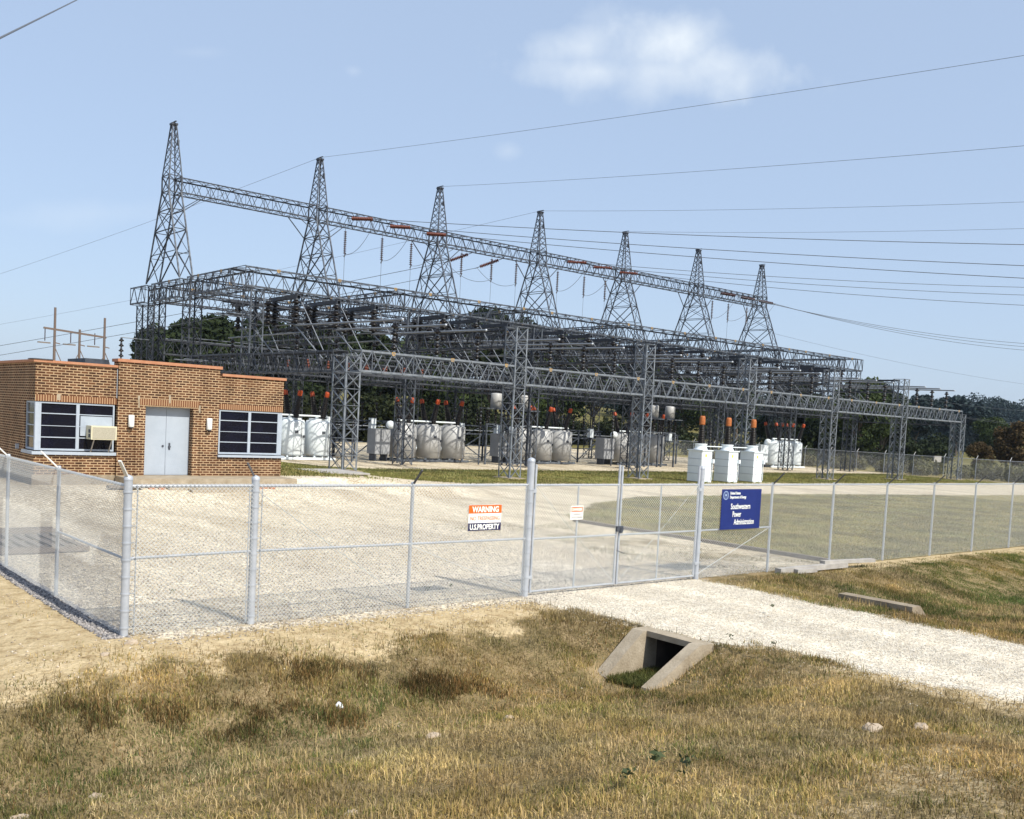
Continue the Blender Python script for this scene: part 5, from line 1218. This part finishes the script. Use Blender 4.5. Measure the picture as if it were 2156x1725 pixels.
def rock(x, y, s_, lab, m='rock', cat='rock', sq=.6, name='rock'):
    r_ = random.Random(int(x*100)); vs = []; n = 9; k = 6
    prof = []
    for j in range(k+1):
        t = j/k*math.pi
        for i in range(n): a_ = 2*math.pi*i/n; q = 1+r_.uniform(-.18,.18); vs.append((s_*math.sin(t)*math.cos(a_)*q, s_*.8*math.sin(t)*math.sin(a_)*q, -s_*sq*math.cos(t)*q))
    fs = [(j*n+i, j*n+(i+1) % n, (j+1)*n+(i+1) % n, (j+1)*n+i) for j in range(k) for i in range(n)]
    o = MB().add(vs, fs).build(name, m, None, (x, y, hz(x, y)+s_*sq*.05)); tag(o, lab, cat)
for x, y, s_, lab in ((2.25, 9.05, .10, 'pale rock at the lower left edge'), (3.05, 9.5, .085, 'pale stone in the grass right of the left edge rock'), (4.3, 6.9, .07, 'small stone in grass near the bottom left'), (9.9, 5.35, .13, 'half buried rock in the right hand grass'), (10.5, 5.1, .10, 'second half buried rock in the right hand grass'), (4.55, 12.95, .09, 'white stone at the foot of the corner post'), (4.1, 12.6, .06, 'small pale stone left of the corner post'), (6.6, 8.9, .09, 'flat pale stone in the ditch below the bag'), (8.0, 9.2, .08, 'pale stone in the ditch left of the culvert')):
    rock(x, y, s_, lab)
rock(6.35, 10.6, .055, 'small white plastic scrap lying on the ditch bank', 'plastic', 'litter', 1.3, 'plastic_scrap')
# loose gravel: real stones where the gravel is seen close
def stones(name, n, x0, x1, y0, y1, pw, s0, s1, m, lab):
    x, y = scatter(n, x0, x1, y0, y1, pw); n = len(x); z = height(x, y); s_ = rng.uniform(s0, s1, n)[:, None, None]
    base_ = np.array([(1,0,0),(0,1,0),(-1,0,0),(0,-1,0),(0,0,.7),(0,0,-.4)], float)[None]; J = base_*(1+rng.normal(size=(n, 6, 1))*.22)*s_
    a_ = rng.random(n)*6.28; c_, s2 = np.cos(a_)[:, None], np.sin(a_)[:, None]
    Vx = J[:, :, 0]*c_-J[:, :, 1]*s2+x[:, None]; Vy = J[:, :, 0]*s2+J[:, :, 1]*c_+y[:, None]; Vz = J[:, :, 2]+z[:, None]+.002
    V_ = np.stack([Vx, Vy, Vz], -1).reshape(-1, 3); F = (np.array([[0,1,4],[1,2,4],[2,3,4],[3,0,4],[1,0,5],[2,1,5],[3,2,5],[0,3,5]])[None]+(np.arange(n)*6)[:, None, None]).reshape(-1, 3)
    g = rng.random(n)[:, None]; c0 = np.array(m[0]); c1_ = np.array(m[1]); ti = np.concatenate([c0+(c1_-c0)*g, np.ones((n, 1))], 1).repeat(6, 0)
    o = np_mesh(name, V_, F, 'pebbles', None, ti); tag(o, lab, 'gravel', None, 'stuff')
attr_mat('pebbles', .9, 0.0)
stones('yard_gravel', 120000, 3.5, 20, 12.7, 24, lambda a, b: np.clip(zlook(gravel, a, b), 0, 1)*np.exp(-(b-13)/7), .008, .024, ((.20,.18,.16), (.66,.60,.52)), 'loose grey and tan gravel inside the fence')
stones('drive_gravel', 90000, 11, 18, 3.5, 14, lambda a, b: np.clip(zlook(drive, a, b)*1.2, .03, 1)*(1-.75*np.exp(-((a-13.5)/.3)**2)-.75*np.exp(-((a-15.35)/.3)**2)), .005, .013, ((.38,.34,.28), (.76,.72,.65)), 'loose white gravel on the drive')
stones('dirt_pebbles', 13000, 0, 24, 9.5, 22, lambda a, b: zlook(dirt, a, b)*.6, .008, .024, ((.24,.19,.13), (.60,.52,.42)), 'scattered pebbles on the bare dirt along the fence')
stones('fence_shade_stones', 9000, 4.30, 4.66, 13.3, 32, lambda a, b: np.full(len(a), .9), .015, .04, ((.10,.10,.11), (.40,.37,.35)), 'dark coarse stones along the foot of the side fence')  # stone tones kept dark to deepen the mesh's shadow band

# ------------------------------------------------------------------ haze
hm = bpy.data.materials.new('haze'); hm.use_nodes = True; t = hm.node_tree; t.nodes.remove(t.nodes['Principled BSDF'])
pv = t.nodes.new('ShaderNodeVolumePrincipled'); pv.inputs['Color'].default_value = (.62, .74, .95, 1); pv.inputs['Density'].default_value = .0001; pv.inputs['Anisotropy'].default_value = .2
t.links.new(pv.outputs[0], t.nodes['Material Output'].inputs['Volume']); M['haze'] = hm
HAZE = True
if HAZE:
    o = MB().box((-70, -820, -12), (2640, 2640, 60)).build('haze', 'haze'); tag(o, 'thin blue summer haze over the whole scene', 'haze', None, 'stuff')
